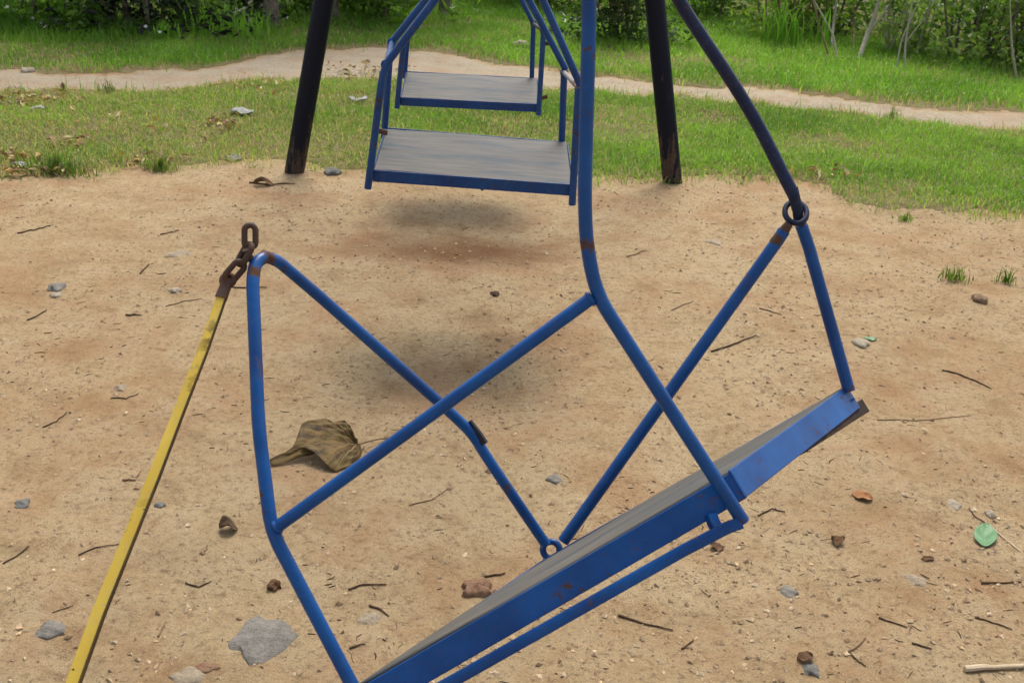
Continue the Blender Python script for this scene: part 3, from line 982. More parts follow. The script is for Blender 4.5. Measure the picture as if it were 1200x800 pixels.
# rusty chain and the loose yellow rod
def link_loop(c, d, side, ln, wd, r):
    d = unit(d); s = unit(np.array(side) - d * np.dot(side, d))
    pts = []
    for k in range(26):
        a = 2 * math.pi * k / 26
        x_, y_ = math.cos(a), math.sin(a)
        pts.append(np.array(c) + d * (np.sign(x_) * (ln / 2 - wd / 2) + x_ * wd / 2) + s * y_ * wd / 2)
    return pts


chain = MB()
c1, c2, c3 = P(293, 277, 1.70), P(287, 298, 1.695), P(275, 318, 1.69)
chain.tube(link_loop(c1, UPV * 1.0 + RGT * 0.0, RGT + FWD * 0.25, 0.0345, 0.0168, 0.005), 0.0048, 10, closed=True)
chain.tube(link_loop(c2, UPV * 0.8 + RGT * 0.45, RGT * 0.9 - FWD * 0.7, 0.0350, 0.0172, 0.005), 0.0049, 10, closed=True)
chain.tube(link_loop(c3, UPV * 0.72 + RGT * 0.62, RGT * 0.8 + FWD * 0.35, 0.0360, 0.0165, 0.005), 0.0047, 10, closed=True)
chain.tube([P(288, 292, 1.69), P(293, 303, 1.70), P(300, 305, 1.71)], 0.0062, 8)
tag(chain.build('chain', M['rust']), 'short rusty chain joining the yellow rod to the near swing corner', 'chain')

rt, rb_ = P(266, 331, 1.69), P(88, 802, 1.45)
d = unit(rb_ - rt)
k = (0.0 - rb_[2]) / d[2]
foot = rb_ + d * k; foot[2] = H1(foot[0], foot[1]) + 0.008
pr = thing('loose_rod', (foot[0], foot[1], foot[2]), 'chipped yellow painted flat steel rod leaning loose on the near chain', 'rod')
wid = unit(np.cross(d, FWD))
npts = [rt + (foot - rt) * s for s in np.linspace(0.012, 1, 14)]
for i, p in enumerate(npts):
    p += wid * (0.0022 * math.sin(i * 0.9) + 0.0008 * math.sin(i * 2.3))
MB().tube(npts, 0.0066, 8, square=True, r2=0.0105, up=wid, ratio=0.62).build('rod_bar', M['yellow'], pr)
en = [q - unit(np.cross(wid, d)) * 0.0 + wid * 0.0062 * (1 if np.dot(wid, RGT) > 0 else -1) * 1.0 for q in npts]
sgn = 1 if np.dot(wid, RGT) > 0 else -1
en = [q + wid * sgn * (0.0064 + 0.0039 * i / 13) for i, q in enumerate(npts)]
MB().tube(en, 0.0016, 8, square=True, r2=0.0027, up=wid, ratio=2.4).build('shaded_edge', M['rod_side'], pr)  # dark strip, painted shade along the right side of the rod
m = MB().tube([rt + d * -0.006, rt + d * 0.012, rt + d * 0.028], 0.0082, 10, square=True, up=wid, ratio=0.8, wob=0.1)
m.ring(rt - d * 0.004, np.cross(d, wid), 0.009, 0.0045)
m.build('rod_ferrule', M['rust'], pr)


# ------------------------------------------------------------------ stones
def stone(name, px, py, wpx, hpx, mat, label, cat='stone', group=None, sink=0.35, tall=0.55, seed=0, yaw=0.0, rough=0.22, slab=False):
    g = GP(px, py)
    z = float((g - EYE) @ FWD)
    sx = wpx / FPX * z / 2
    el = -(unit(g - EYE)[2])
    sy = max(hpx / FPX * z / 2 / max(el, 0.3), 0.3 * sx)
    sy = min(sy, 1.3 * sx)
    sz = min(sx, sy) * tall * 0.72
    sink = min(0.8, sink + 0.10)
    sx *= 0.92; sy *= 0.9
    r = random.Random(seed * 31 + int(px) * 7 + int(py))
    m = MB()
    N, K = 18, 10
    vs = []
    ph = [r.uniform(0, 6.28) for _ in range(8)]
    for j in range(K + 1):
        th = math.pi * j / K
        for i in range(N):
            a = 2 * math.pi * i / N
            p = np.array([math.sin(th) * math.cos(a), math.sin(th) * math.sin(a), math.cos(th)])
            if slab:
                p[:2] /= max(abs(p[0]) ** 3.5 + abs(p[1]) ** 3.5, 1e-6) ** (1 / 3.5) / max(math.sin(th), 1e-3) ** 0.35 if math.sin(th) > 1e-3 else 1
            kf = 1 + rough * (math.sin(2.3 * p[0] * 1.7 + ph[0]) * math.sin(2.1 * p[1] * 2 + ph[1]) + 0.5 * math.sin(5 * p[0] + ph[2]) * math.sin(4.3 * p[2] + ph[3]) + 0.4 * math.sin(7 * p[1] + ph[4] + 3 * p[0]))
            q = p * kf * np.array([sx, sy, sz])
            c_, s_ = math.cos(yaw), math.sin(yaw)
            vs.append(g + np.array([q[0] * c_ - q[1] * s_, q[0] * s_ + q[1] * c_, q[2] + sz * (1 - 2 * sink)]))
    fs = []
    for j in range(K):
        for i in range(N):
            i2 = (i + 1) % N
            fs.append((j * N + i, (j + 1) * N + i, (j + 1) * N + i2, j * N + i2))
    m.add(vs, fs)
    return tag(m.build(name, mat, None, True, angle=55), label, cat, group)


SG = 'stones lying on the dirt'
stone('stone_slab', 305, 751, 68, 52, M['stone_grey'], 'large rough grey stone slab beside the near swing, biggest stone on the ground', 'stone', SG, 0.45, 0.34, 1, -0.5, 0.16, True)
stone('stone', 60, 737, 36, 20, M['stone_grey'], 'flat pale grey stone left of the yellow rod near the photo bottom', 'stone', SG, 0.45, 0.5, 2, 0.3)
stone('stone', 26, 592, 19, 13, M['stone_blue'], 'small blue grey stone on the open dirt nearest the photo left edge', 'stone', SG, 0.4, 0.6, 3, 0.3)
stone('stone', 222, 794, 46, 26, M['stone_tan'], 'half buried dusty round stone at the bottom, left of the grey slab', 'stone', SG, 0.6, 0.6, 4)
stone('stone', 209, 298, 38, 13, M['stone_tan'], 'long flat pale stone level in the dirt left of the chain', 'stone', SG, 0.7, 0.3, 5, 0.25)
stone('stone', 205, 341, 17, 6, M['stone_pale'], 'small whitish chip of stone just left of the yellow rod top', 'stone', SG, 0.4, 0.6, 6)
stone('stone', 66, 337, 22, 10, M['stone_grey'], 'grey stone chip with white bit beside it on the far left dirt', 'stone', SG, 0.4, 0.5, 7)
stone('stone', 65, 346, 13, 6, M['stone_pale'], 'tiny white stone touching the grey chip on the far left dirt', 'stone', SG, 0.4, 0.6, 8)
stone('stone', 434, 725, 34, 22, M['stone_tan'], 'half buried greyish stone between the near swing bar and its seat', 'stone', SG, 0.68, 0.5, 9)
stone('stone', 187, 593, 14, 8, M['stone_blue'], 'small blue grey pebble touching the right side of the yellow rod', 'stone', SG, 0.35, 0.7, 10)
stone('stone', 1009, 403, 20, 13, M['stone_pale'], 'pale pinkish stone beyond the raised corner of the near seat', 'stone', SG, 0.35, 0.6, 11)
stone('stone', 1147, 352, 19, 9, M['stone_brown'], 'brown stone just in front of the grass tufts', 'stone', SG, 0.3, 0.8, 12)
stone('stone', 925, 693, 24, 16, M['stone_grey'], 'pale grey stone half sunk in the dirt right of the near seat', 'stone', SG, 0.6, 0.5, 13)
stone('stone', 649, 561, 20, 11, M['stone_grey'], 'grey stone framed between the two bars above the eye ring', 'stone', SG, 0.45, 0.5, 14)
stone('brick_fragment', 558, 691, 36, 18, M['stone_red'], 'broken red brown brick fragment just behind the near seat', 'brick', None, 0.35, 0.7, 15, 0.1, 0.2, True)
stone('stone', 244, 781, 34, 11, M['stone_red'], 'flat reddish stone left of the grey slab', 'stone', SG, 0.5, 0.4, 16, 0.1)
stone('stone', 1075, 678, 30, 18, M['stone_tan'], 'dusty half sunk stone below and left of the green leaf', 'stone', SG, 0.7, 0.4, 17)
stone('stone', 1118, 590, 20, 14, M['stone_pale'], 'pinkish pale stone above and left of the green leaf', 'stone', SG, 0.6, 0.5, 18)
stone('stone', 1161, 604, 13, 11, M['stone_pale'], 'whitish stone touching the green leaf tip', 'stone', SG, 0.25, 0.9, 19)
stone('stone', 836, 284, 24, 8, M['stone_tan'], 'pale flat chip between the vertical bar and the right hanger hook', 'stone', SG, 0.6, 0.4, 20)
stone('stone', 610, 56, 20, 14, M['stone_pale'], 'white round stone on the grass beyond the track, between the far swing rods', 'stone', SG, 0.2, 0.8, 21)
stone('stone', 32, 84, 16, 9, M['stone_pale'], 'pinkish stone at the far edge of the track, far left', 'stone', SG, 0.3, 0.7, 22)
stone('stone', 140, 455, 15, 9, M['stone_tan'], 'dusty pebble beside a curved twig on the left dirt', 'stone', SG, 0.4, 0.6, 23)
stone('stone', 950, 785, 22, 16, M['stone_blue'], 'blue grey stone at the photo bottom, right of the seat', 'stone', SG, 0.5, 0.6, 24)
stone('stone', 273, 187, 20, 8, M['stone_grey'], 'flat grey stone at the lawn edge left of the left leg', 'stone', SG, 0.3, 0.6, 25)
stone('stone', 390, 203, 22, 8, M['stone_blue'], 'grey stone chips at the foot of the left leg, on its right', 'stone', SG, 0.3, 0.6, 26)
stone('stone', 580, 346, 11, 9, M['twig_dark'], 'dark brown clod on the dirt between the bars under the middle swing', 'clod', None, 0.2, 0.8, 27)
stone('stone', 322, 687, 17, 14, M['brown_leaf'], 'dark brown clod by the near swing left bar', 'clod', None, 0.2, 0.8, 28, 0, 0.4)
for o in [o for o in bpy.data.objects if o.get('category') == 'clod']:
    o.name = 'dirt_clod'


# litter scraps in the lawn
def scrap(px, py, wpx, label, mat, seed, name='plastic_scrap', cat='litter', lift=0.02):
    g = GP(px, py); z = float((g - EYE) @ FWD); s = wpx / FPX * z
    r = random.Random(seed); m = MB(); N = 7
    vs = []
    for i in range(N):
        for j in range(N):
            u, v_ = i / (N - 1) - 0.5, j / (N - 1) - 0.5
            vs.append(g + np.array([u * s * (1 + 0.3 * r.random()), v_ * s * 0.5 * (1 + 0.5 * r.random()), lift + s * 0.18 * r.random() + 0.08 * s * math.sin(u * 7 + seed)]))
    m.add(vs, [(i * N + j, (i + 1) * N + j, (i + 1) * N + j + 1, i * N + j + 1) for i in range(N - 1) for j in range(N - 1)])
    o = m.build(name, mat, None, True, angle=80)
    sm = o.modifiers.new('thick', 'SOLIDIFY'); sm.thickness = 0.0015
    return tag(o, label, cat)


scrap(284, 136, 24, 'crumpled whitish plastic scrap in the lawn left of the left leg', M['plastic'], 3)
scrap(420, 121, 17, 'pale plastic scrap in the lawn left of the two far swings', M['plastic'], 5)
scrap(45, 131, 14, 'white scrap of litter among yellow leaves in the left lawn', M['plastic'], 7)
scrap(24, 198, 16, 'whitish scrap at the lawn edge by the leftmost grass tuft', M['plastic'], 9)


# ------------------------------------------------------------------ leaves
def grid_leaf(name, fn, n1, n2, mat, parent=None, th=0.0012, loc=None):
    m = MB(); vs = []; uv = []
    for i in range(n1 + 1):
        for j in range(n2 + 1):
            u, v_ = i / n1, j / n2 * 2 - 1
            vs.append(fn(u, v_)); uv.append((u, v_ * 0.5 + 0.5))
    m.add(vs, [(i * (n2 + 1) + j, (i + 1) * (n2 + 1) + j, (i + 1) * (n2 + 1) + j + 1, i * (n2 + 1) + j + 1) for i in range(n1) for j in range(n2)])
    o = m.build(name, mat, parent, True, loc=loc, angle=120)
    ul = o.data.uv_layers.new(name='UVMap')
    for lp in o.data.loops:
        ul.data[lp.index].uv = uv[lp.vertex_index]
    s = o.modifiers.new('thick', 'SOLIDIFY'); s.thickness = th; s.offset = 0
    return o


# big curled leaf: a fan of blade between the stalk end (at its right) and a curled rim
LB = G(419, 521, 0.020 + H1(*G(419, 521)[:2]))
RIM = [(424, 529, .006), (421, 537, .004), (413, 544, .006), (404, 549, .002), (394, 553, .003), (389, 549, .012), (383, 544, .022), (375, 537, .032), (366, 529, .040),
       (357, 524, .043), (349, 524, .038), (340, 534, .020), (330, 543, .005), (320, 546, .003), (315, 544, .006), (314, 538, .014), (322, 534, .020), (334, 531, .026),
       (343, 524, .036), (347, 515, .046), (350, 505, .057), (354, 496, .066), (361, 493, .069), (370, 492, .070), (379, 490, .070), (387, 494, .066), (395, 493, .067),
       (404, 493, .066), (408, 499, .059), (410, 506, .049), (415, 514, .035), (419, 519, .024)]
rim = np.array([G(a, b, h + H1(*G(a, b)[:2])) for a, b, h in RIM])
rs_ = np.linspace(0, 1, len(rim))


def curl(u, v_):
    q = (v_ + 1) / 2
    R_ = np.array([np.interp(q, rs_, rim[:, k]) for k in range(3)])
    p = LB + (R_ - LB) * (0.03 + 0.97 * u)
    rib = abs(((q * 9.0) % 1.0) - 0.5) * 2          # creases along the radiating veins
    p[2] += 0.0065 * (rib - 0.5) * math.sin(math.pi * min(1, u * 1.05)) + 0.010 * math.sin(math.pi * u) + 0.002 * math.sin(u * 23 + q * 40)
    p[1] += 0.004 * (rib - 0.5) * u
    p[2] = max(p[2], H1(p[0], p[1]) + 0.002)
    return p


bigleaf = thing('dry_leaf', GP(419, 528), 'large curled brown dead leaf lying on the dirt behind the near swing', 'leaf')
grid_leaf('blade', curl, 26, 150, M['dry_leaf'], bigleaf)
e1 = GP(456, 514)
MB().tube([LB, LB * 0.5 + e1 * 0.5 + np.array([0, 0, 0.006]), e1 + np.array([0, 0, 0.004])], 0.0020, 8, bend=0.03).build('stalk', M['twig_tan'], bigleaf)
for vq in (0.14, 0.34, 0.72, 0.86):
    MB().tube([curl(u, vq * 2 - 1) + np.array([0, -0.0006, 0.0012]) for u in np.linspace(0.0, 0.85, 12)], 0.0013, 6, r2=0.0005).build('vein', M['dry_vein'], bigleaf)

# green leaf
g0 = GP(1153, 643); g1 = GP(1155, 618)
ax = unit((g1 - g0) * np.array([1, 1, 0])); ln = float(np.linalg.norm((g1 - g0)[:2])); sd = np.array([ax[1], -ax[0], 0])


def gl_fn(u, v_):
    wd = 0.0265 * math.sin(math.pi * (u * 0.97 + 0.015)) ** 0.72
    p = g0 + ax * u * ln + sd * v_ * wd
    p[2] = H1(p[0], p[1]) + 0.005 + 0.006 * abs(v_) * math.sin(math.pi * u) + 0.008 * u + 0.0006 * math.sin(abs(v_) * 5 - u * 16)
    return p


gleaf = thing('green_leaf', g0, 'single fresh green leaf lying on the dirt at the right', 'leaf')
grid_leaf('blade', gl_fn, 18, 14, M['green_leaf'], gleaf, 0.0006)
MB().tube([gl_fn(u, 0.0) + np.array([0, 0, 0.0008]) for u in np.linspace(0, 0.97, 10)], 0.0010, 6, r2=0.0004).build('midrib', M['leaf_vein'], gleaf)


def small_leaf(px, py, wpx, hpx, mat, label, seed, curlz=0.5, name='dry_leaf'):
    g = GP(px, py); z = float((g - EYE) @ FWD)
    Lx = wpx / FPX * z; Wy = hpx / FPX * z / 0.6
    r = random.Random(seed); a = r.uniform(-0.4, 0.4); p1, p2 = r.uniform(0, 6), r.uniform(0, 6)
    ax = np.array([math.cos(a), math.sin(a), 0]); sd = np.array([-math.sin(a), math.cos(a), 0])

    def fn(u, v_):
        wd = Wy / 2 * math.sin(math.pi * (u * 0.94 + 0.03)) ** 0.8 * (1 + 0.2 * math.sin(u * 11 + p1))
        p = g + ax * (u - 0.5) * Lx + sd * v_ * wd
        p[2] = H1(p[0], p[1]) + 0.002 + curlz * Lx * (0.16 * (1 + math.sin(u * 5 + p1)) + 0.35 * abs(v_) ** 2 * (0.5 + 0.5 * math.sin(u * 4 + p2)))
        return p
    return tag(grid_leaf(name, fn, 14, 8, mat, None, 0.0008, loc=g), label, 'leaf')


small_leaf(1010, 583, 24, 12, M['orange_leaf'], 'small orange dead leaf on the dirt right of the near seat', 1, 0.3)
small_leaf(268, 621, 21, 14, M['twig_dark'], 'small dark curled leaf left of the near swing left bar', 2, 1.0)
small_leaf(981, 636, 15, 11, M['brown_leaf'], 'small brown curled leaf below the orange leaf', 3, 1.0)
small_leaf(840, 572 + 70, 16, 10, M['brown_leaf'], 'brown leaf scrap under the right end of the foot rail', 4, 0.6)
small_leaf(1087, 655, 16, 5, M['brown_leaf'], 'flat dark shape added for a faint dip in the dirt left of the green leaf', 5, 0.15)  # leaf-shaped sheet added in place of a faint dark dip
small_leaf(943, 772, 20, 10, M['brown_leaf'], 'crumbled brown leaf at the photo bottom beside the blue grey stone', 6, 0.7)
small_leaf(1020, 398, 14, 6, M['green_leaf'], 'tiny greenish leaf scrap beside the pale pinkish stone', 7, 0.3)
small_leaf(310, 217, 26, 6, M['brown_leaf'], 'narrow dark leaf scrap on dirt before the left leg', 8, 0.5)

# ------------------------------------------------------------------ twigs
TW = 'twigs lying on the dirt'


def twig(pts, rpx, mat, label, name='twig', cat='twig', group=TW):
    q = []
    for i in range(len(pts) - 1):
        for s in np.linspace(0, 1, 5)[(0 if i == 0 else 1):]:
            a = pts[i][0] * (1 - s) + pts[i + 1][0] * s; b = pts[i][1] * (1 - s) + pts[i + 1][1] * s
            g = GP(a + random.gauss(0, 0.35), b + random.gauss(0, 0.35)); q.append(g)
    z = float((q[0] - EYE) @ FWD)
    r = rpx * 0.85 / FPX * z / 2
    for g in q:
        g[2] += r * 0.9
    m = MB().tube(q, r, 7, r2=r * 0.55, wob=0.35)
    return tag(m.build(name, mat, None, True), label, cat, group)


D, T = M['twig_dark'], M['twig_tan']
for pts, rp, mt, lb in [
    ([(32, 376), (55, 364)], 2.6, D, 'dark straight twig below the grey and white stone chips at left'),
    ([(148, 370), (166, 370)], 2.8, D, 'short dark twig lying level left of the yellow rod top'),
    ([(193, 360), (215, 354), (236, 351)], 1.6, T, 'long thin tan twig just left of the yellow rod top'),
    ([(20, 274), (40, 270), (60, 265)], 2.2, D, 'brown twig on the far left dirt nearest the lawn'),
    ([(188, 275), (210, 270)], 1.8, D, 'thin twig above the long flat pale stone'),
    ([(164, 321), (175, 310)], 2.6, D, 'short steep dark twig left of the long flat pale stone'),
    ([(268, 337), (290, 338), (312, 337)], 2.2, D, 'dark twig crossing behind the top of the near swing left bar'),
    ([(50, 501), (66, 494), (78, 483)], 2.4, D, 'curved dark twig midway down the left dirt, left of a pebble'),
    ([(130, 467), (148, 467), (162, 462)], 2.2, D, 'curved brown twig below a dusty pebble on the left dirt'),
    ([(4, 661), (20, 650), (33, 640)], 2.8, D, 'dark twig at the photo left edge above the flat grey stone'),
    ([(92, 650), (112, 642), (141, 638)], 2.4, D, 'brown twig ending at the left of the yellow rod'),
    ([(144, 563), (158, 563), (165, 552)], 3.0, M['stone_red'], 'bent reddish twig touching the yellow rod midway'),
    ([(62, 717), (86, 709)], 2.2, T, 'thin tan twig just above the flat grey stone'),
    ([(217, 684), (233, 688), (248, 681)], 2.8, D, 'crooked dark twig between the yellow rod and near swing left bar'),
    ([(186, 746), (193, 732)], 3.2, T, 'short pale forked twig right of the yellow rod near the bottom'),
    ([(480, 592), (505, 586), (524, 574)], 2.0, T, 'thin curved twig between the big dead leaf and the eye ring'),
    ([(408, 692), (425, 686), (453, 686)], 3.0, D, 'curved brown twig right of the near swing left bar'),
    ([(433, 710), (446, 714), (456, 722)], 3.2, D, 'short dark twig touching the half buried greyish stone'),
    ([(410, 760), (428, 754)], 3.4, D, 'stubby brown twig nearest the low end of the near seat'),
    ([(568, 676), (592, 672)], 3.2, D, 'short dark twig lying above the brick fragment'),
    ([(724, 722), (752, 731), (789, 739)], 3.4, D, 'long dark twig under the foot rail at the photo bottom'),
    ([(799, 761), (813, 750)], 3.0, D, 'short slanting twig right of the long dark twig at the bottom'),
    ([(833, 413), (860, 404), (886, 394)], 3.0, D, 'dark twig right of the crossing brace, thick at one end'),
    ([(735, 301), (758, 294)], 1.8, T, 'thin tan twig right of the bend in the vertical bar'),
    ([(787, 364), (813, 353)], 1.9, T, 'thin tan twig left of the brace, above its middle'),
    ([(890, 362), (905, 366), (916, 369)], 2.0, T, 'tan twig between the brace and the back right bar'),
    ([(1104, 434), (1120, 438), (1142, 446), (1162, 456)], 2.4, D, 'long dark twig with a knot on the right dirt below the tufts'),
    ([(1028, 492), (1070, 493), (1137, 487)], 1.8, T, 'very long thin pale twig right of the raised seat corner'),
    ([(1030, 724), (1063, 735)], 2.8, D, 'dark twig above the short twig, right of the bottom seat'),
    ([(1068, 754), (1092, 760)], 3.2, D, 'short dark twig left of the pale peeled stick'),
    ([(994, 764), (1006, 757), (1014, 747)], 3.2, T, 'pale bent twig piece left of two dark twigs at bottom right'),
    ([(994, 764), (1004, 774), (1015, 781)], 3.0, D, 'dark twig piece crossing under the pale bent twig'),
    ([(1150, 683), (1170, 684), (1197, 682)], 3.4, D, 'dark level twig at the photo right edge below the green leaf'),
    ([(1142, 723), (1165, 730), (1186, 738)], 2.6, D, 'brown twig above the pale peeled stick'),
    ([(1162, 619), (1180, 634), (1195, 647)], 2.8, M['stick_pale'], 'pale straw coloured stem touching the green leaf'),
    ([(1136, 596), (1142, 605), (1155, 613)], 2.0, D, 'thin dark curved twig above the green leaf'),
    ([(888, 605), (905, 597), (920, 600)], 2.4, D, 'small dark twig right of the near seat front corner'),
    ([(292, 216), (320, 217), (346, 216)], 2.6, D, 'dark twig lying on dirt before the left leg foot'),
]:
    twig(pts, rp, mt, lb)
twig([(1130, 786), (1165, 784), (1225, 781)], 9.5, M['stick_pale'], 'thick pale peeled stick at the bottom right corner', 'peeled_stick', 'stick', None)


# ------------------------------------------------------------------ bushes, trees, weeds behind the verge
def leaf_mass(name, parent, blobs, n, size, cols, tilt=0.9, aspect=0.5, mat=None, zmin=0.02):
    per = np.array([b[3] * b[4] * b[5] for b in blobs]) ** 0.8; per = (per / per.sum() * n).astype(int) + 1
    xs, ys, zs = [], [], []
    for b, k in zip(blobs, per):
        u = rng.normal(0, 1, (k, 3)); u /= np.linalg.norm(u, axis=1)[:, None]
        rr = (0.35 + 0.65 * rng.random(k) ** 0.5) * (0.8 + 0.45 * rng.random(k))
        xs.append(b[0] + u[:, 0] * rr * b[3]); ys.append(b[1] + u[:, 1] * rr * b[4]); zs.append(b[2] + u[:, 2] * rr * b[5])
    x, y, z = map(np.concatenate, (xs, ys, zs))
    k = z > hfun(x, y) + zmin
    x, y, z = x[k], y[k], z[k]; m = len(x)
    cl = vnoise(x * 5, (y + z) * 5, 77)
    c = lerp3(cols[0], cols[1], np.clip(cl * 0.9 + rng.normal(0, 0.22, m), 0, 1)) * rng.uniform(0.75, 1.2, m)[:, None]
    Vv, Ff, Cc = leaf_cards(x, y, z, size * rng.uniform(0.62, 1.32, m) ** 2, c, tilt, aspect)
    return np_mesh(name, Vv, Ff, mat or M['leafage'], Cc, parent)


def bush(name, px, py, wid, hgt, label, cols, n, size, aspect=0.5, stems=7, dep=None, cat='bush', group=None, seed=1, stem_mat=None, lean=0.0, back=0.0):
    g = GP(px, py); g = g + np.array([0, back, 0]); g[2] = H1(g[0], g[1])
    th = thing(name, g, label, cat, group)
    r = random.Random(seed); dep = dep or wid * 0.8
    m = MB(); tips = []
    for i in range(stems):
        a = r.uniform(0, 6.28); q = 0.5 * math.sqrt(r.random())
        b = g + np.array([math.cos(a) * q * wid * 0.35, math.sin(a) * q * dep * 0.35, 0]); b[2] = H1(b[0], b[1]) - 0.01
        tp = g + np.array([math.cos(a) * wid * 0.42 * r.random() ** 0.5 + lean, math.sin(a) * dep * 0.42 * r.random() ** 0.5, hgt * r.uniform(0.6, 0.95)])
        mid = (b + tp) / 2 + np.array([r.gauss(0, 0.06), r.gauss(0, 0.06), 0])
        m.tube([b, mid, tp], 0.011 * (0.6 + hgt * 0.5), 6, r2=0.004, bend=0.2)
        tips.append((mid, tp))
    m.build('stem', stem_mat or M['bark'], th)
    blobs = [(tp[0], tp[1], tp[2] - 0.05, wid * r.uniform(0.14, 0.26), dep * r.uniform(0.14, 0.26), hgt * r.uniform(0.14, 0.24)) for _, tp in tips]
    blobs += [(md[0], md[1], md[2], wid * r.uniform(0.13, 0.24), dep * r.uniform(0.13, 0.24), hgt * r.uniform(0.14, 0.24)) for md, _ in tips]
    blobs += [(g[0] + r.gauss(0, wid * 0.25), g[1] + r.gauss(0, dep * 0.2), 0.12, wid * 0.2, dep * 0.2, 0.16) for _ in range(stems)]
    leaf_mass('foliage', th, blobs, n, size, cols, aspect=aspect)
    return th


DK = ((0.006, 0.010, 0.005), (0.022, 0.034, 0.012))  # near-black leaf tones, deep shade painted into the foliage colour
MD = ((0.060, 0.145, 0.020), (0.260, 0.420, 0.070))
LT_ = ((0.110, 0.230, 0.025), (0.230, 0.400, 0.050))
LB_ = ((0.075, 0.165, 0.028), (0.380, 0.520, 0.120))
YG = ((0.110, 0.200, 0.025), (0.280, 0.400, 0.060))
BG = 'bushes along the back of the verge'
bush('bush', 20, 33, 1.3, 1.2, 'bright green bush with broad leaves in the top left corner', LT_, 1500, 0.075, 0.5, 8, group=BG, seed=2)
bush('bush', 88, 32, 0.9, 1.1, 'lighter upright bush between the corner bush and the dark thicket', MD, 1200, 0.07, 0.4, 7, group=BG, seed=3, back=0.4)
bush('bush', 168, 38, 1.5, 1.5, 'very dark, almost black bush at the top left', DK, 3200, 0.05, 0.55, 11, group=BG, seed=4, back=0.1)
bush('bush', 102, 40, 0.45, 0.36, 'small bright leafy shrub in front of the dark bush', LT_, 380, 0.06, 0.6, 5, group=BG, seed=5)
bush('bush', 225, 32, 1.0, 0.7, 'dark green low bush right of the black bush', MD, 1400, 0.05, 0.5, 8, group=BG, seed=6, back=0.2)
bush('bush', 275, 28, 1.4, 1.4, 'shadowy bush behind the curved fallen branch', DK, 2300, 0.05, 0.5, 9, group=BG, seed=7, back=0.35)
bush('bush', 348, 30, 0.7, 0.6, 'light green leafy bush right of the grey trunk', LT_, 900, 0.06, 0.5, 7, group=BG, seed=8, back=0.3)
bush('bush', 432, 30, 1.1, 0.9, 'feathery bright green bush left of the swing rods', LT_, 1500, 0.10, 0.18, 12, group=BG, seed=9, back=0.2)
bush('bush', 565, 10, 1.6, 1.2, 'green bush seen between the far swing rods', MD, 2000, 0.06, 0.5, 9, group=BG, seed=10, back=0.6)
bush('bush', 640, 26, 1.5, 1.0, 'leafy dark green bush left of the vertical blue bar', MD, 1900, 0.055, 0.5, 9, group=BG, seed=11, back=0.9)
bush('bush', 728, 50, 0.85, 1.0, 'dense dark rounded bush between vertical bar and right leg', ((0.030, 0.065, 0.014), (0.110, 0.180, 0.035)), 2600, 0.045, 0.55, 10, group=BG, seed=12)
bush('bush', 838, 28, 1.3, 0.8, 'grassy green bush right of the right leg', MD, 1700, 0.07, 0.3, 9, group=BG, seed=13, back=0.4)
bush('bush', 912, 46, 0.8, 1.0, 'thin weedy bush with brownish stalks left of the pale stems', YG, 1100, 0.07, 0.22, 12, group=BG, seed=14, stem_mat=M['twig_tan'])
bush('bush', 985, 52, 1.1, 1.1, 'yellow green bush around the pale bare stems', YG, 1500, 0.06, 0.4, 9, group=BG, seed=15, back=0.35)
bush('bush', 1062, 64, 1.0, 0.9, 'tangled bush with bare grey twigs at its foot', LB_, 1300, 0.05, 0.55, 14, group=BG, seed=16, stem_mat=M['stem_pale'])
bush('bush', 1135, 72, 1.1, 1.1, 'leafy round bush with small glossy leaves at the right', LB_, 2000, 0.05, 0.6, 12, group=BG, seed=17)
bush('bush', 1205, 80, 1.1, 1.2, 'bush with purplish shaded foot in the top right corner', LB_, 1900, 0.05, 0.6, 12, group=BG, seed=18)
bush('bush', -75, 30, 1.5, 1.3, 'green bush just past the photo left edge', MD, 1400, 0.07, 0.5, 8, group=BG, seed=19)
bush('bush', 1290, 80, 1.4, 1.3, 'green bush just past the photo right edge', MD, 1700, 0.06, 0.5, 9, group=BG, seed=20)

# a farther wood that reads as one mass
n = 52000
x = rng.uniform(-13, 15, n); y = veg_near(x) + 0.9 + rng.random(n) ** 1.2 * 6
top = 0.35 + 1.6 * fbm(x * 0.8, y * 0.8, 61, 3) * np.clip((y - veg_near(x) - 0.6) / 2.0, 0.15, 1.4)
z = 0.03 + top * rng.random(n) ** 0.8
dk = np.where((x < -1.4) & (x > -4.2), 0.3, 1.0)  # leaf colour cut down in this band to paint the shade at left
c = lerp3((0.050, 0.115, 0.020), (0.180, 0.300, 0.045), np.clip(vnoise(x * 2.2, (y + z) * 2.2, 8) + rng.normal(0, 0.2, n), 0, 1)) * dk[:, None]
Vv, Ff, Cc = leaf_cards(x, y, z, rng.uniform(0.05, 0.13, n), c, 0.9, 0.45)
tag(np_mesh('undergrowth', Vv, Ff, M['leafage'], Cc), 'dense green undergrowth filling the back behind the bushes', 'undergrowth', kind='stuff')


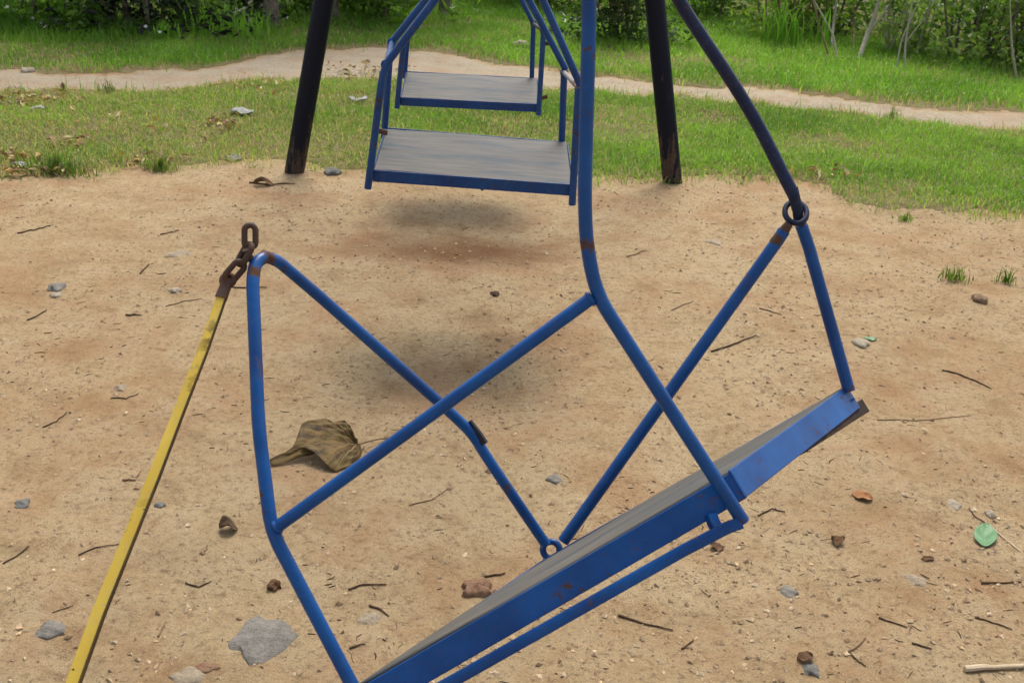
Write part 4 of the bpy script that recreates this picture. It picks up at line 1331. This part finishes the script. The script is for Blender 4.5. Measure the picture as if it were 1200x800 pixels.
def tree(px, py, r, label, lean=(0, 0), h=3.4, seed=1, cols=MD, back=0.0, group='trees at the back'):
    g = GP(px, py); g = g + np.array([0, back, 0]); g[2] = H1(g[0], g[1]) - 0.03
    th = thing('tree', g, label, 'tree', group)
    rd = random.Random(seed); m = MB()
    pts = [g + np.array([lean[0] * s * s * h + rd.gauss(0, 0.02), lean[1] * s * h + rd.gauss(0, 0.02), s * h]) for s in np.linspace(0, 1, 9)]
    pts[0] = g
    m.tube(pts, r, 12, r2=r * 0.5, wob=0.18)
    m.tube([g + np.array([0, 0, 0]), g + np.array([0, 0, 0.05]), g + np.array([0, 0, 0.16])], r * 1.45, 12, r2=r * 0.98, wob=0.2)
    ends = []
    for i in range(7):
        b = pts[4 + i % 5]; a = rd.uniform(0, 6.28); ln = rd.uniform(0.8, 1.5)
        e = b + np.array([math.cos(a) * ln, math.sin(a) * ln * 0.8 + 1.3, rd.uniform(0.4, 1.1)])
        md = (b + e) / 2 + np.array([0, 0, 0.12])
        m.tube([b, md, e], r * 0.4, 8, r2=r * 0.12, bend=0.3)
        ends += [e, md]
    m.build('trunk', M['bark'], th)
    blobs = [(e[0], e[1], e[2] + 0.1, rd.uniform(0.35, 0.6), rd.uniform(0.35, 0.6), rd.uniform(0.25, 0.45)) for e in ends]
    leaf_mass('crown', th, blobs, 1100, 0.11, cols, aspect=0.5)
    return th


tree(320, 37, 0.062, 'slim grey trunked tree, standing right of the curved fallen branch', (-0.04, 0.05), 3.6, 3)
tree(392, 26, 0.045, 'thin tree half hidden behind the left swing leg', (0.02, 0.05), 3.2, 4)
tree(472, 12, 0.075, 'dark trunked tree seen above the left rods of the swings, left of a pair', (0.02, 0.06), 3.8, 5, back=0.1)
tree(521, 20, 0.060, 'leaning dark trunked tree, right of a pair above the swings', (0.10, 0.05), 3.5, 6)

# curved fallen branch in front of the shadowy bush
b = [GP(262, 31), GP(275, 34), GP(288, 31), GP(296, 24)]
for i, q in enumerate(b):
    q[2] += 0.09 + 0.03 * i
b = [GP(252, 30) + np.array([0, 0.1, 0.01])] + b
tag(MB().tube(b, 0.022, 9, r2=0.014, bend=0.08, wob=0.15).build('fallen_branch', M['stem_pale']), 'curved grey fallen branch propped low before the shadowy bush', 'branch')

# bare stems at the right
SGp = 'bare stems in the bushes at the right'


def stem(pts, r, mat, label, Yb=0.0, fork=None):
    g = GP(pts[0][0], pts[0][1] + 14); q = [g]
    for p in pts[1:]:
        q.append(PY(p[0], p[1], g[1] + Yb))
    e = q[-1] + (q[-1] - q[-2]) * 1.6
    q.append(e)
    m = MB().tube(q, r, 8, r2=r * 0.5, bend=0.06, wob=0.2)
    if fork:
        a = q[fork[0]]; m.tube([a, a + np.array(fork[1])], r * 0.6, 7, r2=r * 0.3)
    return tag(m.build('bare_stem', mat), label, 'stem', SGp)


stem([(1006, 56), (1016, 42), (1024, 22), (1030, 0)], 0.022, M['stem_pale'], 'thick forked bare stem with a pale broken base', 0.15, (1, (0.16, 0.05, 0.26)))
stem([(982, 58), (976, 40), (958, 8)], 0.009, M['stem_pale'], 'thin pale stem leaning left, right one of a crossing pair', 0.1)
stem([(972, 54), (962, 36), (953, 4)], 0.009, M['twig_tan'], 'thin brownish stem leaning left, left one of a crossing pair', 0.1)
stem([(974, 46), (977, 26), (981, 0)], 0.013, M['stem_pale'], 'short upright whitish stem between the crossing pair and forked stem', 0.25)
stem([(1060, 70), (1061, 50), (1066, 20)], 0.010, M['stem_pale'], 'upright pale stem in the tangled bush', 0.05, (1, (0.12, 0.0, 0.2)))
stem([(1050, 68), (1056, 48), (1064, 30)], 0.008, M['stem_pale'], 'slanting pale stem left of the upright one in the tangled bush', 0.05)
stem([(1192, 82), (1186, 60), (1185, 36)], 0.010, M['stem_pale'], 'upright grey stem at the foot of the top right bush', -0.05)
stem([(1000, 50), (1001, 30), (1000, 0)], 0.008, M['twig_tan'], 'straight thin greenish stem just left of the forked stem', 0.3)


# reed-like blades and flowering weeds
def weed(px, py, label, n, L0, L1, flower=0, cols=None, wid=0.018, rad=0.10, group=None, name='weed'):
    g = GP(px, py); th = thing(name, g, label, 'weed', group)
    a = rng.uniform(0, 6.28, n); r = rad * np.sqrt(rng.random(n))
    x = g[0] + np.cos(a) * r; y = g[1] + np.sin(a) * r
    c = grass_cols(x, y, 0.02, 3) * np.array([0.9, 1.1, 0.9])
    Vv, Ff, Cc = blades(x, y, rng.uniform(L0, L1, n), rng.uniform(wid * 0.5, wid, n), c, 0.28)
    np_mesh('leaves', Vv, Ff, M['blade'], Cc, th)
    if flower:
        for i in range(flower):
            a = np.array([g[0] + random.gauss(0, rad * 1.2), g[1] + random.gauss(0, rad * 0.6) - 0.05, 0.0]); a[2] = H1(a[0], a[1])
            tp = a + np.array([random.gauss(0, 0.02), 0, random.uniform(L0 * 0.8, L1 * 0.9)])
            m = MB(); q = 0.6 + random.random() * 0.6
            vs = [tp + np.array([0, 0, 0.004])]
            for k in range(10):
                R_ = (0.024 if k % 2 else 0.010) * q
                vs.append(tp + np.array([math.cos(k * 0.628) * R_, -0.35 * R_ + math.sin(k * 0.628) * R_ * 0.7, math.sin(k * 0.628) * R_ * 0.7 + random.gauss(0, 0.002)]))
            m.add(vs, [(0, 1 + k, 1 + (k + 1) % 10) for k in range(10)])
            fo = m.build('flower', M['flower'], th)
            MB().tube([a, (a + tp) / 2 + np.array([0.008, 0, 0]), tp], 0.002, 5).build('stalk', M['leaf_vein'], fo)
    return th


WG = 'weeds along the verge'
weed(12, 36, 'white flowering weed at the photo left edge of the verge', 60, 0.12, 0.3, 7, group=WG)
weed(72, 36, 'white flowering weed just right of the corner bush', 50, 0.1, 0.24, 4, group=WG)
weed(112, 40, 'weed with one pale bloom below the small leafy shrub', 45, 0.08, 0.2, 2, group=WG)
weed(196, 46, 'leafy weed with pale tips in front of the dark bushes', 50, 0.08, 0.2, 2, group=WG)
weed(902, 56, 'reed like upright weed right of the hanger rod', 26, 0.3, 0.6, 0, wid=0.022, group=WG)
weed(926, 56, 'broad bladed upright weed left of the pale stems', 22, 0.25, 0.5, 0, wid=0.03, group=WG)
weed(958, 56, 'broad bladed weed at the foot of the crossing pale stems', 18, 0.2, 0.4, 0, wid=0.035, group=WG)
weed(250, 42, 'tall grassy weed below the curved fallen branch', 110, 0.15, 0.34, 0, wid=0.012, rad=0.2, group=WG)
weed(290, 44, 'tall grassy weed left of the grey tree trunk', 110, 0.12, 0.30, 0, wid=0.012, rad=0.2, group=WG)
weed(1180, 100, 'single dry stalked weed on the right part of the verge', 14, 0.05, 0.12, 0, group=WG)
